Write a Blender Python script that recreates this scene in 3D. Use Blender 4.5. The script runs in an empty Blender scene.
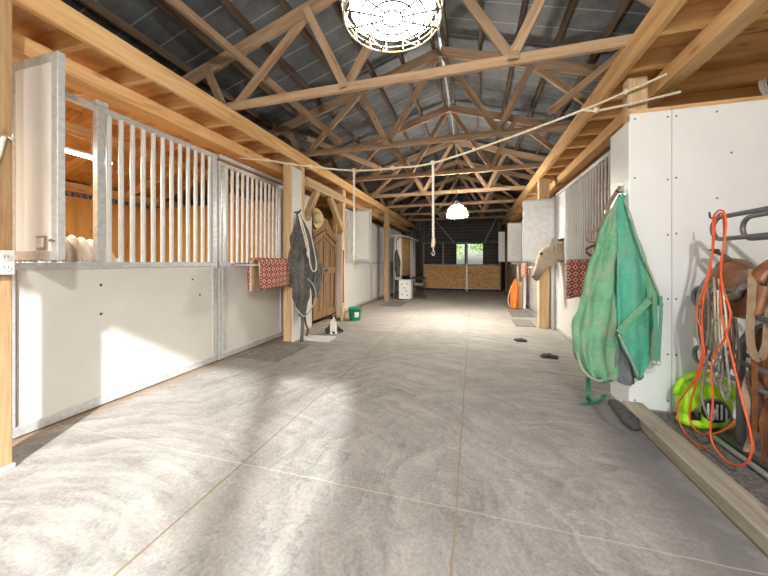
SKY, SUN = 0.39, 8.8; L1, L2, FILL = 23.0, 660.0, 370.0; EXPO = 0.0
import bpy, bmesh, math, random
from mathutils import Vector, Matrix, noise
random.seed(7)
sc = bpy.context.scene
COL = sc.collection
PI = math.pi

# ------------------------------------------------------------------ camera
FPX, YAW, EYE = 312.0, math.atan(89 / 312.0), 1.25
CS, SN = math.cos(YAW), math.sin(YAW)
cam = bpy.data.cameras.new('camera')
cam.sensor_width = 36.0
cam.lens = FPX * 36.0 / 768.0
cam.shift_y = -26.0 / 768.0
cam.clip_start = 0.05
cam.clip_end = 300
camo = bpy.data.objects.new('camera', cam)
camo.location = (0, 0, EYE)
camo.rotation_euler = (PI / 2, 0, YAW)
COL.objects.link(camo)
sc.camera = camo
vs = sc.view_settings
vs.view_transform = 'Standard'
vs.look = 'None'
vs.gamma = 1.0
vs.use_curve_mapping = False
vs.exposure = EXPO


def at(px, py, d):
    """a point of the place that lies d metres in front of the lens axis"""
    u = (px - 384) / FPX * d
    return Vector((u * CS - d * SN, u * SN + d * CS, EYE - (py - 262) / FPX * d))


# ------------------------------------------------------------------ node helpers
def newmat(name):
    m = bpy.data.materials.new(name)
    m.use_nodes = True
    nt = m.node_tree
    bs = nt.nodes['Principled BSDF']
    return m, nt, bs


def nd(nt, typ, **kw):
    n = nt.nodes.new(typ)
    for k, v in kw.items():
        if k == 'ins':
            for i, val in v.items():
                if hasattr(val, 'is_linked') or hasattr(val, 'links'):
                    nt.links.new(val, n.inputs[i])
                else:
                    n.inputs[i].default_value = val
        else:
            setattr(n, k, v)
    return n


def mth(nt, op, a, b=0.0, clamp=False):
    n = nd(nt, 'ShaderNodeMath', operation=op, ins={0: a, 1: b})
    n.use_clamp = clamp
    return n.outputs[0]


def ramp(nt, fac, stops, interp='LINEAR'):
    n = nt.nodes.new('ShaderNodeValToRGB')
    n.color_ramp.interpolation = interp
    els = n.color_ramp.elements
    while len(els) < len(stops):
        els.new(0.5)
    for e, (p, c) in zip(els, stops):
        e.position = p
        e.color = (*c, 1)
    nt.links.new(fac, n.inputs[0])
    return n.outputs[0]


def mix(nt, fac, a, b, blend='MIX'):
    n = nt.nodes.new('ShaderNodeMix')
    n.data_type = 'RGBA'
    n.blend_type = blend
    for i, v in ((0, fac), (6, a), (7, b)):
        if hasattr(v, 'links'):
            nt.links.new(v, n.inputs[i])
        elif i == 0:
            n.inputs[0].default_value = v
        else:
            n.inputs[i].default_value = (*v, 1) if len(v) == 3 else v
    return n.outputs[2]


def coords(nt, scale=(1, 1, 1), rand=True):
    tc = nt.nodes.new('ShaderNodeTexCoord')
    src = tc.outputs['Object']
    if rand:
        oi = nt.nodes.new('ShaderNodeObjectInfo')
        r = mth(nt, 'MULTIPLY', oi.outputs['Random'], 37.0)
        a = nd(nt, 'ShaderNodeVectorMath', operation='ADD')
        nt.links.new(src, a.inputs[0])
        nt.links.new(r, a.inputs[1])
        src = a.outputs[0]
    mp = nt.nodes.new('ShaderNodeMapping')
    mp.inputs['Scale'].default_value = scale
    nt.links.new(src, mp.inputs[0])
    return mp.outputs[0]


def tex(nt, vec, scale, detail=4, rough=0.55, dist=0.0):
    n = nd(nt, 'ShaderNodeTexNoise', ins={'Scale': scale, 'Detail': detail, 'Roughness': rough, 'Distortion': dist})
    nt.links.new(vec, n.inputs['Vector'])
    return n.outputs['Fac']


def bump(nt, bs, h, strength=0.3, dist=0.01):
    b = nd(nt, 'ShaderNodeBump', ins={'Strength': strength, 'Distance': dist})
    nt.links.new(h, b.inputs['Height'])
    nt.links.new(b.outputs[0], bs.inputs['Normal'])


def wood(name, c0, c1, c2, ax='X', rough=0.75, knots=True, gs=1.0):
    m, nt, bs = newmat(name)
    s = [14 * gs, 14 * gs, 14 * gs]
    s['XYZ'.index(ax)] = 0.9 * gs
    v = coords(nt, tuple(s))
    g = tex(nt, v, 1.0, 5, 0.6, 0.8)
    f = tex(nt, v, 5.0, 3, 0.6)
    gg = mth(nt, 'ADD', mth(nt, 'MULTIPLY', g, 0.75), mth(nt, 'MULTIPLY', f, 0.25))
    c = ramp(nt, gg, [(0.30, c0), (0.5, c1), (0.7, c2)])
    oi = nt.nodes.new('ShaderNodeObjectInfo')
    hv = nd(nt, 'ShaderNodeHueSaturation')
    nt.links.new(mth(nt, 'ADD', mth(nt, 'MULTIPLY', oi.outputs['Random'], 0.35), 0.82), hv.inputs['Value'])
    nt.links.new(c, hv.inputs['Color'])
    c = hv.outputs[0]
    if knots:
        s2 = [7, 7, 7]
        s2['XYZ'.index(ax)] = 2.2
        kv = coords(nt, tuple(s2))
        vo = nd(nt, 'ShaderNodeTexVoronoi', ins={'Scale': 1.0})
        nt.links.new(kv, vo.inputs['Vector'])
        k = ramp(nt, vo.outputs['Distance'], [(0.06, (1, 1, 1)), (0.16, (0, 0, 0))])
        c = mix(nt, mth(nt, 'MULTIPLY', k, 0.6), c, (c0[0] * .5, c0[1] * .42, c0[2] * .35))
    nt.links.new(c, bs.inputs['Base Color'])
    bs.inputs['Roughness'].default_value = rough
    bs.inputs['Specular IOR Level'].default_value = 0.25
    bump(nt, bs, gg, 0.25, 0.004)
    return m


def plain(name, c, rough=0.6, metal=0.0, var=0.12, scale=9.0, bmp=0.0, spec=0.4, stretch=(1, 1, 1)):
    m, nt, bs = newmat(name)
    v = coords(nt, stretch)
    n = tex(nt, v, scale, 5, 0.6)
    lo = tuple(x * (1 - var) for x in c)
    hi = tuple(min(1, x * (1 + var)) for x in c)
    nt.links.new(ramp(nt, n, [(0.3, lo), (0.7, hi)]), bs.inputs['Base Color'])
    bs.inputs['Roughness'].default_value = rough
    bs.inputs['Metallic'].default_value = metal
    bs.inputs['Specular IOR Level'].default_value = spec
    if bmp:
        bump(nt, bs, n, bmp, 0.01)
    return m


def glow(name, c, strength):
    m, nt, bs = newmat(name)
    bs.inputs['Base Color'].default_value = (*c, 1)
    bs.inputs['Emission Color'].default_value = (*c, 1)
    bs.inputs['Emission Strength'].default_value = strength
    bs.inputs['Roughness'].default_value = 0.4
    return m


# ------------------------------------------------------------------ materials
M = {}
FR = ((.50, .255, .09), (.70, .42, .185), (.82, .56, .30))
TR = ((.21, .125, .07), (.37, .24, .145), (.50, .35, .225))
PO = ((.40, .25, .12), (.60, .42, .24), (.72, .55, .36))
for ax in 'XYZ':
    M['fresh' + ax] = wood('fresh_lumber_' + ax, *FR, ax=ax)
    M['truss' + ax] = wood('aged_lumber_' + ax, *TR, ax=ax)
    M['post' + ax] = wood('post_lumber_' + ax, *PO, ax=ax)
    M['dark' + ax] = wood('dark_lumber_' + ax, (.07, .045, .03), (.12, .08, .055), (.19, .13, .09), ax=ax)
M['oldpostZ'] = wood('weathered_post', (.24, .125, .055), (.45, .285, .15), (.58, .41, .25), ax='Z')
M['ply'] = wood('plywood', (.42, .20, .05), (.59, .315, .085), (.71, .41, .14), ax='Z', gs=.35, knots=True)
M['doorwood'] = wood('brown_door_wood', (.14, .08, .04), (.255, .15, .08), (.37, .24, .14), ax='Z')


def osb():
    m, nt, bs = newmat('osb_board')
    v = coords(nt, (6, 6, 18))
    vo = nd(nt, 'ShaderNodeTexVoronoi', ins={'Scale': 3.0, 'Randomness': 1.0})
    nt.links.new(v, vo.inputs['Vector'])
    sep = nd(nt, 'ShaderNodeSeparateColor')
    nt.links.new(vo.outputs['Color'], sep.inputs[0])
    nt.links.new(ramp(nt, sep.outputs[0], [(0, (.42, .21, .075)), (.5, (.64, .37, .15)), (1, (.80, .53, .26))]), bs.inputs['Base Color'])
    bs.inputs['Roughness'].default_value = .8
    return m


M['osb'] = osb()


def concrete():
    m, nt, bs = newmat('brushed_concrete')
    v = coords(nt, (1, 1, 1), rand=False)
    big = tex(nt, v, 0.55, 5, 0.6, 0.6)
    mid = tex(nt, v, 3.2, 6, 0.65, 1.2)
    def arcs(cx, cy, fr, fa):
        sp = nd(nt, 'ShaderNodeSeparateXYZ')
        nt.links.new(v, sp.inputs[0])
        wb = mth(nt, 'MULTIPLY', mth(nt, 'SUBTRACT', mid, .5), .5)
        dx = mth(nt, 'ADD', mth(nt, 'SUBTRACT', sp.outputs[0], cx), wb)
        dy = mth(nt, 'SUBTRACT', sp.outputs[1], cy)
        r = mth(nt, 'SQRT', mth(nt, 'ADD', mth(nt, 'MULTIPLY', dx, dx), mth(nt, 'MULTIPLY', dy, dy)))
        an = mth(nt, 'ARCTAN2', dy, dx)
        cb = nd(nt, 'ShaderNodeCombineXYZ', ins={0: mth(nt, 'MULTIPLY', r, fr), 1: mth(nt, 'MULTIPLY', an, fa), 2: 0.0})
        return tex(nt, cb.outputs[0], 1.0, 6, .65)
    arc = mix(nt, ramp(nt, big, [(.44, (0, 0, 0)), (.56, (1, 1, 1))]), arcs(.75, 1.75, 16, 2.2), arcs(-1.9, .3, 15, 2.2))
    v2 = coords(nt, (1.0, 5.0, 1), rand=False)
    st = tex(nt, v2, 2.2, 6, 0.7, 1.5)
    fine = tex(nt, v, 55, 4, 0.75)
    a = mth(nt, 'ADD', mth(nt, 'MULTIPLY', big, 0.34), mth(nt, 'MULTIPLY', mid, 0.26))
    b = mth(nt, 'ADD', mth(nt, 'MULTIPLY', arc, 0.34), mth(nt, 'MULTIPLY', st, 0.06))
    a = mth(nt, 'ADD', mth(nt, 'MULTIPLY', big, 0.20), mth(nt, 'MULTIPLY', mid, 0.16))
    t = mth(nt, 'ADD', mth(nt, 'ADD', a, b), mth(nt, 'MULTIPLY', fine, 0.24))
    c = ramp(nt, t, [(0.42, (.195, .187, .172)), (0.53, (.345, .332, .308)), (0.64, (.49, .473, .442))])
    sx = nd(nt, 'ShaderNodeSeparateXYZ')
    nt.links.new(v, sx.inputs[0])
    X, Y = sx.outputs[0], sx.outputs[1]
    # straw dust trodden along the stall fronts further up the aisle
    wob = mth(nt, 'MULTIPLY', mth(nt, 'SUBTRACT', mid, 0.5), 0.9)
    far = nd(nt, 'ShaderNodeMapRange', ins={1: 2.6, 2: 7.0, 3: 0.0, 4: 0.5})
    nt.links.new(mth(nt, 'ADD', Y, wob), far.inputs[0])
    c = mix(nt, far.outputs[0], c, mix(nt, 0.5, c, (.40, .335, .25)))
    # damp dark dirt beside the kerb
    kd = mth(nt, 'ABSOLUTE', mth(nt, 'SUBTRACT', mth(nt, 'ADD', X, mth(nt, 'MULTIPLY', wob, .5)), 1.07))
    kf = nd(nt, 'ShaderNodeMapRange', ins={1: 0.05, 2: 0.30, 3: 0.78, 4: 0.0})
    nt.links.new(kd, kf.inputs[0])
    ky = nd(nt, 'ShaderNodeMapRange', ins={1: 3.1, 2: 3.7, 3: 1.0, 4: 0.0})
    nt.links.new(mth(nt, 'ADD', Y, wob), ky.inputs[0])
    c = mix(nt, mth(nt, 'MULTIPLY', kf.outputs[0], ky.outputs[0]), c, (.155, .145, .14))
    # control joints filled with brown dirt
    jw = mth(nt, 'ADD', 0.001, mth(nt, 'MULTIPLY', mid, 0.009))
    jn = mth(nt, 'MULTIPLY', mth(nt, 'SUBTRACT', tex(nt, v, 7.0, 4), 0.5), 0.02)
    bd = nd(nt, 'ShaderNodeMapRange', ins={1: -3.06, 2: -2.90, 3: 0.8, 4: 0.0})
    nt.links.new(mth(nt, 'ADD', X, mth(nt, 'MULTIPLY', wob, .45)), bd.inputs[0])
    c = mix(nt, bd.outputs[0], c, (.25, .17, .10))
    for axis, pos, jc in ((X, -1.375, (.24, .155, .075)), (X, -0.083, (.27, .215, .145))):
        dd = mth(nt, 'ABSOLUTE', mth(nt, 'SUBTRACT', mth(nt, 'ADD', axis, jn), pos))
        c = mix(nt, mth(nt, 'MULTIPLY', mth(nt, 'LESS_THAN', dd, jw), 0.85), c, jc)
    for pos in (1.62, 6.2, 10.8):
        dd = mth(nt, 'ABSOLUTE', mth(nt, 'SUBTRACT', mth(nt, 'ADD', Y, jn), pos))
        c = mix(nt, mth(nt, 'MULTIPLY', mth(nt, 'LESS_THAN', dd, 0.0035), 0.5), c, (.55, .49, .39))
    nt.links.new(c, bs.inputs['Base Color'])
    bs.inputs['Roughness'].default_value = .82
    bs.inputs['Specular IOR Level'].default_value = .25
    bump(nt, bs, t, .35, .01)
    return m


M['concrete'] = concrete()


def roofm():
    m, nt, bs = newmat('black_roof_insulation')
    v = coords(nt, (1, 1, 1), rand=False)
    sx = nd(nt, 'ShaderNodeSeparateXYZ')
    nt.links.new(v, sx.inputs[0])
    n = tex(nt, v, 6, 6, .7)
    big = tex(nt, v, 0.9, 3, .6)
    c = ramp(nt, mth(nt, 'ADD', mth(nt, 'MULTIPLY', n, .5), mth(nt, 'MULTIPLY', big, .5)), [(.35, (.055, .06, .065)), (.62, (.15, .157, .165))])
    fy = mth(nt, 'ABSOLUTE', mth(nt, 'SUBTRACT', mth(nt, 'FRACT', mth(nt, 'MULTIPLY', sx.outputs[1], 1 / .31)), .5))
    ln = mth(nt, 'LESS_THAN', mth(nt, 'ADD', fy, mth(nt, 'MULTIPLY', mth(nt, 'SUBTRACT', n, .5), .02)), .022)
    c = mix(nt, mth(nt, 'MULTIPLY', ln, .75), c, (.36, .38, .39))
    nt.links.new(c, bs.inputs['Base Color'])
    bs.inputs['Roughness'].default_value = .5
    bs.inputs['Specular IOR Level'].default_value = .35
    bump(nt, bs, n, .4, .02)
    return m


M['roof'] = roofm()


def corrugated(name, c, per, axis=1, dark=.55):
    m, nt, bs = newmat(name)
    v = coords(nt, (1, 1, 1), rand=False)
    sx = nd(nt, 'ShaderNodeSeparateXYZ')
    nt.links.new(v, sx.inputs[0])
    w = mth(nt, 'SINE', mth(nt, 'MULTIPLY', sx.outputs[axis], 2 * PI / per))
    n = tex(nt, v, 3, 5, .6)
    nt.links.new(ramp(nt, n, [(.3, tuple(x * .8 for x in c)), (.7, c)]), bs.inputs['Base Color'])
    bs.inputs['Metallic'].default_value = .35
    bs.inputs['Roughness'].default_value = .5
    bump(nt, bs, w, 1.0, .03)
    return m


M['corr'] = corrugated('corrugated_steel', (.36, .38, .40), .08)
M['endwall'] = corrugated('end_wall_steel', (.20, .22, .24), .22, 0)
M['slat'] = plain('dark_slats', (.085, .075, .07), .7)
M['white'] = plain('white_board', (.86, .868, .855), .38, var=.03, scale=2.5)
M['cream'] = plain('cream_board', (.70, .685, .65), .40, var=.04, scale=2.5)
M['galv'] = plain('galvanised_steel', (.63, .65, .66), .42, .4, var=.15, scale=26)
M['galvsheet'] = plain('spangled_galvanised_sheet', (.86, .88, .89), .34, .12, var=.10, scale=15)
M['barm'] = plain('grille_bar_steel', (.70, .71, .70), .45, .08, var=.06)
M['steel'] = plain('grey_steel_tube', (.20, .205, .205), .45, .5, var=.15)
M['black'] = plain('black_iron', (.035, .033, .03), .5, .3)
M['chrome'] = plain('bright_metal', (.70, .70, .69), .28, .9, var=.05)
M['brass'] = plain('tan_wire', (.50, .40, .25), .5, .4, var=.15)
M['rubber'] = plain('rubber_mat', (.20, .185, .165), .8, var=.35, scale=14, bmp=.4)
M['gravel'] = plain('alcove_mat', (.17, .158, .142), .9, var=.5, scale=45, bmp=.8)
M['rope'] = plain('cotton_rope', (.72, .62, .46), .85, var=.18, scale=60)
M['ropew'] = plain('white_rope', (.80, .76, .66), .85, var=.12, scale=60)
M['orange'] = plain('orange_cable', (.80, .115, .035), .45, var=.08)
M['orange2'] = plain('orange_webbing', (.90, .21, .03), .6, var=.12, scale=30)
M['lime'] = plain('lime_plastic', (.42, .82, .02), .35, var=.05)
M['leather'] = plain('brown_leather', (.23, .085, .035), .38, var=.35, scale=18, bmp=.15, spec=.5)
M['leatherd'] = plain('dark_leather', (.10, .055, .035), .5, var=.35, scale=20, bmp=.2)
M['strap'] = plain('worn_tan_strap', (.36, .245, .155), .7, var=.25, scale=22, bmp=.2)
M['fleece'] = plain('grey_fleece', (.30, .285, .25), .95, var=.3, scale=40, bmp=.7)
M['khaki'] = plain('khaki_rope', (.36, .31, .23), .85, var=.25, scale=40)
M['outlet'] = plain('outlet_plastic', (.83, .82, .78), .35, var=.02)
M['sock'] = plain('black_cloth', (.07, .068, .065), .85, var=.4, scale=24, bmp=.4)
M['ground'] = plain('pale_gravel_ground', (.48, .46, .38), .95, var=.25, scale=5)
M['bark'] = plain('tree_bark', (.20, .155, .115), .9, var=.4, scale=14, bmp=.8, stretch=(1, 1, .25))
M['leaf'] = plain('tree_leaves', (.26, .40, .13), .7, var=.5, scale=5)
M['red'] = plain('red_paint', (.42, .09, .05), .5)
M['bucket'] = plain('green_plastic', (.015, .26, .13), .35, var=.08)
M['straw'] = plain('woven_straw', (.66, .50, .27), .8, var=.25, scale=60, bmp=.4)
M['kerb'] = wood('kerb_timber', (.24, .195, .145), (.345, .30, .24), (.43, .385, .315), ax='X')


def cloth(name, c, c2, scale=26, bmp=.6, dirt=None, dirtf=.5):
    m, nt, bs = newmat(name)
    v = coords(nt, (1, 1, 1))
    n = tex(nt, v, scale, 5, .6)
    b = tex(nt, v, 4.5, 5, .65, .6)
    col = ramp(nt, n, [(.3, c), (.7, c2)])
    if dirt:
        col = mix(nt, ramp(nt, b, [(.46, (0, 0, 0)), (.72, (dirtf,) * 3)]), col, dirt)
    nt.links.new(col, bs.inputs['Base Color'])
    bs.inputs['Roughness'].default_value = .85
    bs.inputs['Specular IOR Level'].default_value = .15
    bump(nt, bs, n, bmp, .006)
    return m


M['greenold'] = cloth('weathered_green_canvas', (.15, .38, .22), (.22, .47, .28), dirt=(.36, .37, .27), dirtf=.95)
M['green'] = cloth('green_canvas', (.085, .38, .26), (.12, .45, .31), dirt=(.25, .40, .29), dirtf=.5)
M['greenweb'] = cloth('green_webbing', (.12, .34, .22), (.17, .42, .28), scale=70)
M['greendark'] = cloth('dark_green_webbing', (.04, .20, .13), (.06, .26, .17), scale=70)
M['lining'] = cloth('grey_nylon_lining', (.16, .165, .18), (.24, .245, .26), scale=14)
M['greyrug'] = cloth('dark_grey_rug', (.075, .073, .072), (.145, .14, .135), dirt=(.24, .23, .215), dirtf=.6)
M['beige'] = cloth('beige_quilt', (.60, .50, .39), (.70, .60, .48), scale=30)
M['edge'] = cloth('pale_binding', (.34, .40, .30), (.44, .49, .37), scale=60)


def padm():
    m, nt, bs = newmat('woven_red_pad')
    v = coords(nt, (1, 1, 1), rand=False)
    sx = nd(nt, 'ShaderNodeSeparateXYZ')
    nt.links.new(v, sx.inputs[0])
    fy = mth(nt, 'ABSOLUTE', mth(nt, 'SUBTRACT', mth(nt, 'FRACT', mth(nt, 'MULTIPLY', sx.outputs[1], 1 / .098)), .5))
    hz = mth(nt, 'ADD', sx.outputs[2], mth(nt, 'MULTIPLY', sx.outputs[0], .8))
    fz = mth(nt, 'ABSOLUTE', mth(nt, 'SUBTRACT', mth(nt, 'FRACT', mth(nt, 'MULTIPLY', hz, 1 / .078)), .5))
    d = mth(nt, 'ADD', fy, fz)
    n = tex(nt, v, 90, 3, .7)
    d = mth(nt, 'ADD', d, mth(nt, 'MULTIPLY', mth(nt, 'SUBTRACT', n, .5), .10))
    c = ramp(nt, d, [(0, (.03, .02, .02)), (.20, (.72, .57, .46)), (.36, (.46, .11, .075)), (.56, (.40, .085, .06)), (.70, (.03, .02, .02)), (.84, (.70, .55, .44))], 'CONSTANT')
    nt.links.new(c, bs.inputs['Base Color'])
    bs.inputs['Roughness'].default_value = .95
    bump(nt, bs, n, .7, .006)
    return m


M['pad'] = padm()


def horsem():
    m, nt, bs = newmat('cream_horse_coat')
    v = coords(nt, (1, 1, 1), rand=False)
    sx = nd(nt, 'ShaderNodeSeparateXYZ')
    nt.links.new(v, sx.inputs[0])
    n = tex(nt, v, 16, 5, .6)
    c = ramp(nt, n, [(.3, (.47, .375, .275)), (.7, (.60, .50, .38))])
    # grey skin of the muzzle
    f = nd(nt, 'ShaderNodeMapRange', ins={1: 1.0, 2: 1.16, 3: 1.0, 4: 0.0})
    nt.links.new(mth(nt, 'ADD', sx.outputs[2], mth(nt, 'MULTIPLY', mth(nt, 'GREATER_THAN', sx.outputs[0], -1.2), 5)), f.inputs[0])
    c = mix(nt, mth(nt, 'MULTIPLY', f.outputs[0], .85), c, (.15, .12, .105))
    nt.links.new(c, bs.inputs['Base Color'])
    bs.inputs['Roughness'].default_value = .7
    bs.inputs['Specular IOR Level'].default_value = .2
    return m


M['horse'] = horsem()
M['eye'] = plain('dark_eye', (.012, .01, .008), .12, spec=.6)
M['furb'] = plain('black_fur', (.04, .038, .036), .8, var=.3, scale=60)
M['furw'] = plain('white_fur', (.78, .75, .71), .85, var=.06, scale=60)
M['pink'] = plain('pink_nose', (.55, .27, .25), .6)
M['shade1'] = glow('lit_acrylic_shade', (1.0, .965, .91), L1)
M['shade2'] = glow('far_lit_acrylic_shade', (1.0, .94, .83), 220)
M['diff1'] = M['shade1']
M['shade1'] = glow('side_lit_acrylic_shade', (1.0, .965, .91), 48)
M['diff2'] = glow('bright_lit_diffuser', (1.0, .945, .86), L2)
M['bulb'] = glow('added_fill_bulb', (1.0, .95, .88), 30.0)  # bulb of the added fill lamp behind the viewpoint
M['tube'] = glow('lit_tube', (1.0, .96, .88), 12.0)


def glassm():
    m, nt, bs = newmat('window_glass')
    bs.inputs['Transmission Weight'].default_value = 1.0
    bs.inputs['Roughness'].default_value = 0.02
    bs.inputs['IOR'].default_value = 1.05
    return m


M['glass'] = glassm()


# ------------------------------------------------------------------ object helpers
ROOT = {}


def tag(o, label=None, cat=None, group=None, kind=None):
    if label: o['label'] = label
    if cat: o['category'] = cat
    if group: o['group'] = group
    if kind: o['kind'] = kind
    return o


def thing(name, label, cat, loc=(0, 0, 0), group=None):
    o = bpy.data.objects.new(name, None)
    o.empty_display_size = .1
    o.location = loc
    COL.objects.link(o)
    ROOT[o] = Vector(loc)
    return tag(o, label, cat, group)


class MB:
    def __init__(s):
        s.v, s.f = [], []

    def add(s, vs, fs):
        b = len(s.v)
        s.v += [Vector(v) for v in vs]
        s.f += [tuple(i + b for i in f) for f in fs]
        return s

    def box(s, a, b):
        (x0, y0, z0), (x1, y1, z1) = [min(p, q) for p, q in zip(a, b)], [max(p, q) for p, q in zip(a, b)]
        vs = [(x0, y0, z0), (x1, y0, z0), (x1, y1, z0), (x0, y1, z0), (x0, y0, z1), (x1, y0, z1), (x1, y1, z1), (x0, y1, z1)]
        return s.add(vs, [(0, 3, 2, 1), (4, 5, 6, 7), (0, 1, 5, 4), (1, 2, 6, 5), (2, 3, 7, 6), (3, 0, 4, 7)])

    def tube(s, pts, r, n=8, closed=False, cap=True):
        pts = [Vector(p) for p in pts]
        N = len(pts)
        rs = r if isinstance(r, (list, tuple)) else [r] * N
        T = []
        for i in range(N):
            a = pts[(i - 1) % N] if (closed or i > 0) else pts[i]
            b = pts[(i + 1) % N] if (closed or i < N - 1) else pts[i]
            t = (b - a)
            T.append(t.normalized() if t.length > 1e-9 else Vector((0, 0, 1)))
        up = Vector((0, 0, 1)) if abs(T[0].z) < .9 else Vector((1, 0, 0))
        nrm = (up - T[0] * up.dot(T[0])).normalized()
        vs = []
        for i in range(N):
            nrm = nrm - T[i] * nrm.dot(T[i])
            nrm = nrm.normalized() if nrm.length > 1e-6 else T[i].orthogonal().normalized()
            bi = T[i].cross(nrm)
            for k in range(n):
                a = 2 * PI * k / n
                vs.append(pts[i] + (nrm * math.cos(a) + bi * math.sin(a)) * rs[i])
        fs = []
        for i in range(N if closed else N - 1):
            j = (i + 1) % N
            for k in range(n):
                l = (k + 1) % n
                fs.append((i * n + k, i * n + l, j * n + l, j * n + k))
        if cap and not closed:
            fs.append(tuple(range(n - 1, -1, -1)))
            fs.append(tuple((N - 1) * n + k for k in range(n)))
        return s.add(vs, fs)

    def ribbon(s, pts, w, t, wdir):
        """flat strap along pts, width w along wdir, thickness t"""
        pts = [Vector(p) for p in pts]
        N = len(pts)
        vs, fs = [], []
        for i in range(N):
            a, b = pts[max(0, i - 1)], pts[min(N - 1, i + 1)]
            tg = (b - a).normalized()
            wd = Vector(wdir[i] if isinstance(wdir, list) else wdir)
            wd = (wd - tg * wd.dot(tg))
            wd = wd.normalized() if wd.length > 1e-6 else tg.orthogonal().normalized()
            nn = tg.cross(wd)
            for (p, q) in ((-1, -1), (1, -1), (1, 1), (-1, 1)):
                vs.append(pts[i] + wd * (w / 2 * p) + nn * (t / 2 * q))
        for i in range(N - 1):
            for k in range(4):
                l = (k + 1) % 4
                fs.append((i * 4 + k, i * 4 + l, i * 4 + 4 + l, i * 4 + 4 + k))
        fs += [(3, 2, 1, 0), tuple((N - 1) * 4 + k for k in range(4))]
        return s.add(vs, fs)

    def lathe(s, prof, c, n=32, axis='Z', cap0=True, cap1=True):
        c = Vector(c)
        vs, fs = [], []
        for (r, h) in prof:
            for k in range(n):
                a = 2 * PI * k / n
                p = (r * math.cos(a), r * math.sin(a), h)
                if axis == 'X': p = (p[2], p[0], p[1])
                if axis == 'Y': p = (p[0], p[2], p[1])
                vs.append(c + Vector(p))
        m = len(prof)
        for i in range(m - 1):
            for k in range(n):
                l = (k + 1) % n
                fs.append((i * n + k, i * n + l, i * n + n + l, i * n + n + k))
        if cap0: fs.append(tuple(range(n - 1, -1, -1)))
        if cap1: fs.append(tuple((m - 1) * n + k for k in range(n)))
        return s.add(vs, fs)

    def ball(s, c, r, n=14, m=9):
        r = Vector(r if hasattr(r, '__len__') else (r, r, r))
        c = Vector(c)
        vs = [c + Vector((0, 0, -r.z))]
        for i in range(1, m):
            ph = -PI / 2 + PI * i / m
            for k in range(n):
                a = 2 * PI * k / n
                vs.append(c + Vector((r.x * math.cos(ph) * math.cos(a), r.y * math.cos(ph) * math.sin(a), r.z * math.sin(ph))))
        vs.append(c + Vector((0, 0, r.z)))
        fs = [(0, 1 + (k + 1) % n, 1 + k) for k in range(n)]
        for i in range(m - 2):
            for k in range(n):
                l = (k + 1) % n
                fs.append((1 + i * n + k, 1 + i * n + l, 1 + i * n + n + l, 1 + i * n + n + k))
        e = len(vs) - 1
        b = 1 + (m - 2) * n
        fs += [(b + k, b + (k + 1) % n, e) for k in range(n)]
        return s.add(vs, fs)

    def rings(s, secs, cap=True):
        """secs: list of rings, each an equally long list of points"""
        n = len(secs[0])
        vs = [p for r in secs for p in r]
        fs = []
        for i in range(len(secs) - 1):
            for k in range(n):
                l = (k + 1) % n
                fs.append((i * n + k, i * n + l, i * n + n + l, i * n + n + k))
        if cap:
            fs.append(tuple(range(n - 1, -1, -1)))
            fs.append(tuple((len(secs) - 1) * n + k for k in range(n)))
        return s.add(vs, fs)

    def grid(s, fn, nu, nv, thick=None):
        """fn(u, v) -> point; thick gives a closed sheet of that thickness"""
        P = [[Vector(fn(i / nu, j / nv)) for j in range(nv + 1)] for i in range(nu + 1)]
        def nor(i, j):
            a = P[min(nu, i + 1)][j] - P[max(0, i - 1)][j]
            b = P[i][min(nv, j + 1)] - P[i][max(0, j - 1)]
            q = a.cross(b)
            return q.normalized() if q.length > 1e-12 else Vector((0, 0, 1))
        w = nv + 1
        vs = [P[i][j] for i in range(nu + 1) for j in range(w)]
        fs = [(i * w + j, (i + 1) * w + j, (i + 1) * w + j + 1, i * w + j + 1) for i in range(nu) for j in range(nv)]
        if thick:
            o = len(vs)
            vs += [P[i][j] - nor(i, j) * thick for i in range(nu + 1) for j in range(w)]
            fs += [tuple(o + k for k in reversed(f)) for f in fs]
            rim = [i * w for i in range(nu + 1)] + [nu * w + j for j in range(1, w)] + [i * w + nv for i in range(nu - 1, -1, -1)] + [j for j in range(nv - 1, 0, -1)]
            for a, b in zip(rim, rim[1:] + rim[:1]):
                fs.append((b, a, o + a, o + b))
        return s.add(vs, fs)

    def build(s, name, mat, parent=None, smooth=False, bevel=0.0, sub=0, voxel=0.0, relax=0):
        org = Vector((0, 0, 0))
        p = parent
        while p is not None and p not in ROOT:
            p = p.parent
        if p is not None:
            org = ROOT[p]
        me = bpy.data.meshes.new(name)
        me.from_pydata([tuple(v - org) for v in s.v], [], s.f)
        bm = bmesh.new()
        bm.from_mesh(me)
        bmesh.ops.recalc_face_normals(bm, faces=bm.faces)
        bm.to_mesh(me)
        bm.free()
        mats = mat if isinstance(mat, (list, tuple)) else [mat]
        for q in mats:
            me.materials.append(q)
        o = bpy.data.objects.new(name, me)
        COL.objects.link(o)
        if parent is not None:
            o.parent = parent
        if voxel:
            md = o.modifiers.new('fuse', 'REMESH')
            md.mode = 'VOXEL'
            md.voxel_size = voxel
            md.use_smooth_shade = True
            if relax:
                ms = o.modifiers.new('relax', 'SMOOTH')
                ms.factor = .5
                ms.iterations = relax
            dg = bpy.context.evaluated_depsgraph_get()
            me2 = bpy.data.meshes.new_from_object(o.evaluated_get(dg))
            o.modifiers.clear()
            o.data = me2
            me2.name = name
            me2.materials.clear()
            for q in mats:
                me2.materials.append(q)
            me = me2
            smooth = True
        if smooth:
            for f in me.polygons:
                f.use_smooth = True
        if bevel:
            md = o.modifiers.new('bevel', 'BEVEL')
            md.width = bevel
            md.segments = 2
            md.limit_method = 'ANGLE'
        if sub:
            md = o.modifiers.new('sub', 'SUBSURF')
            md.levels = md.render_levels = sub
        return o


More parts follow.
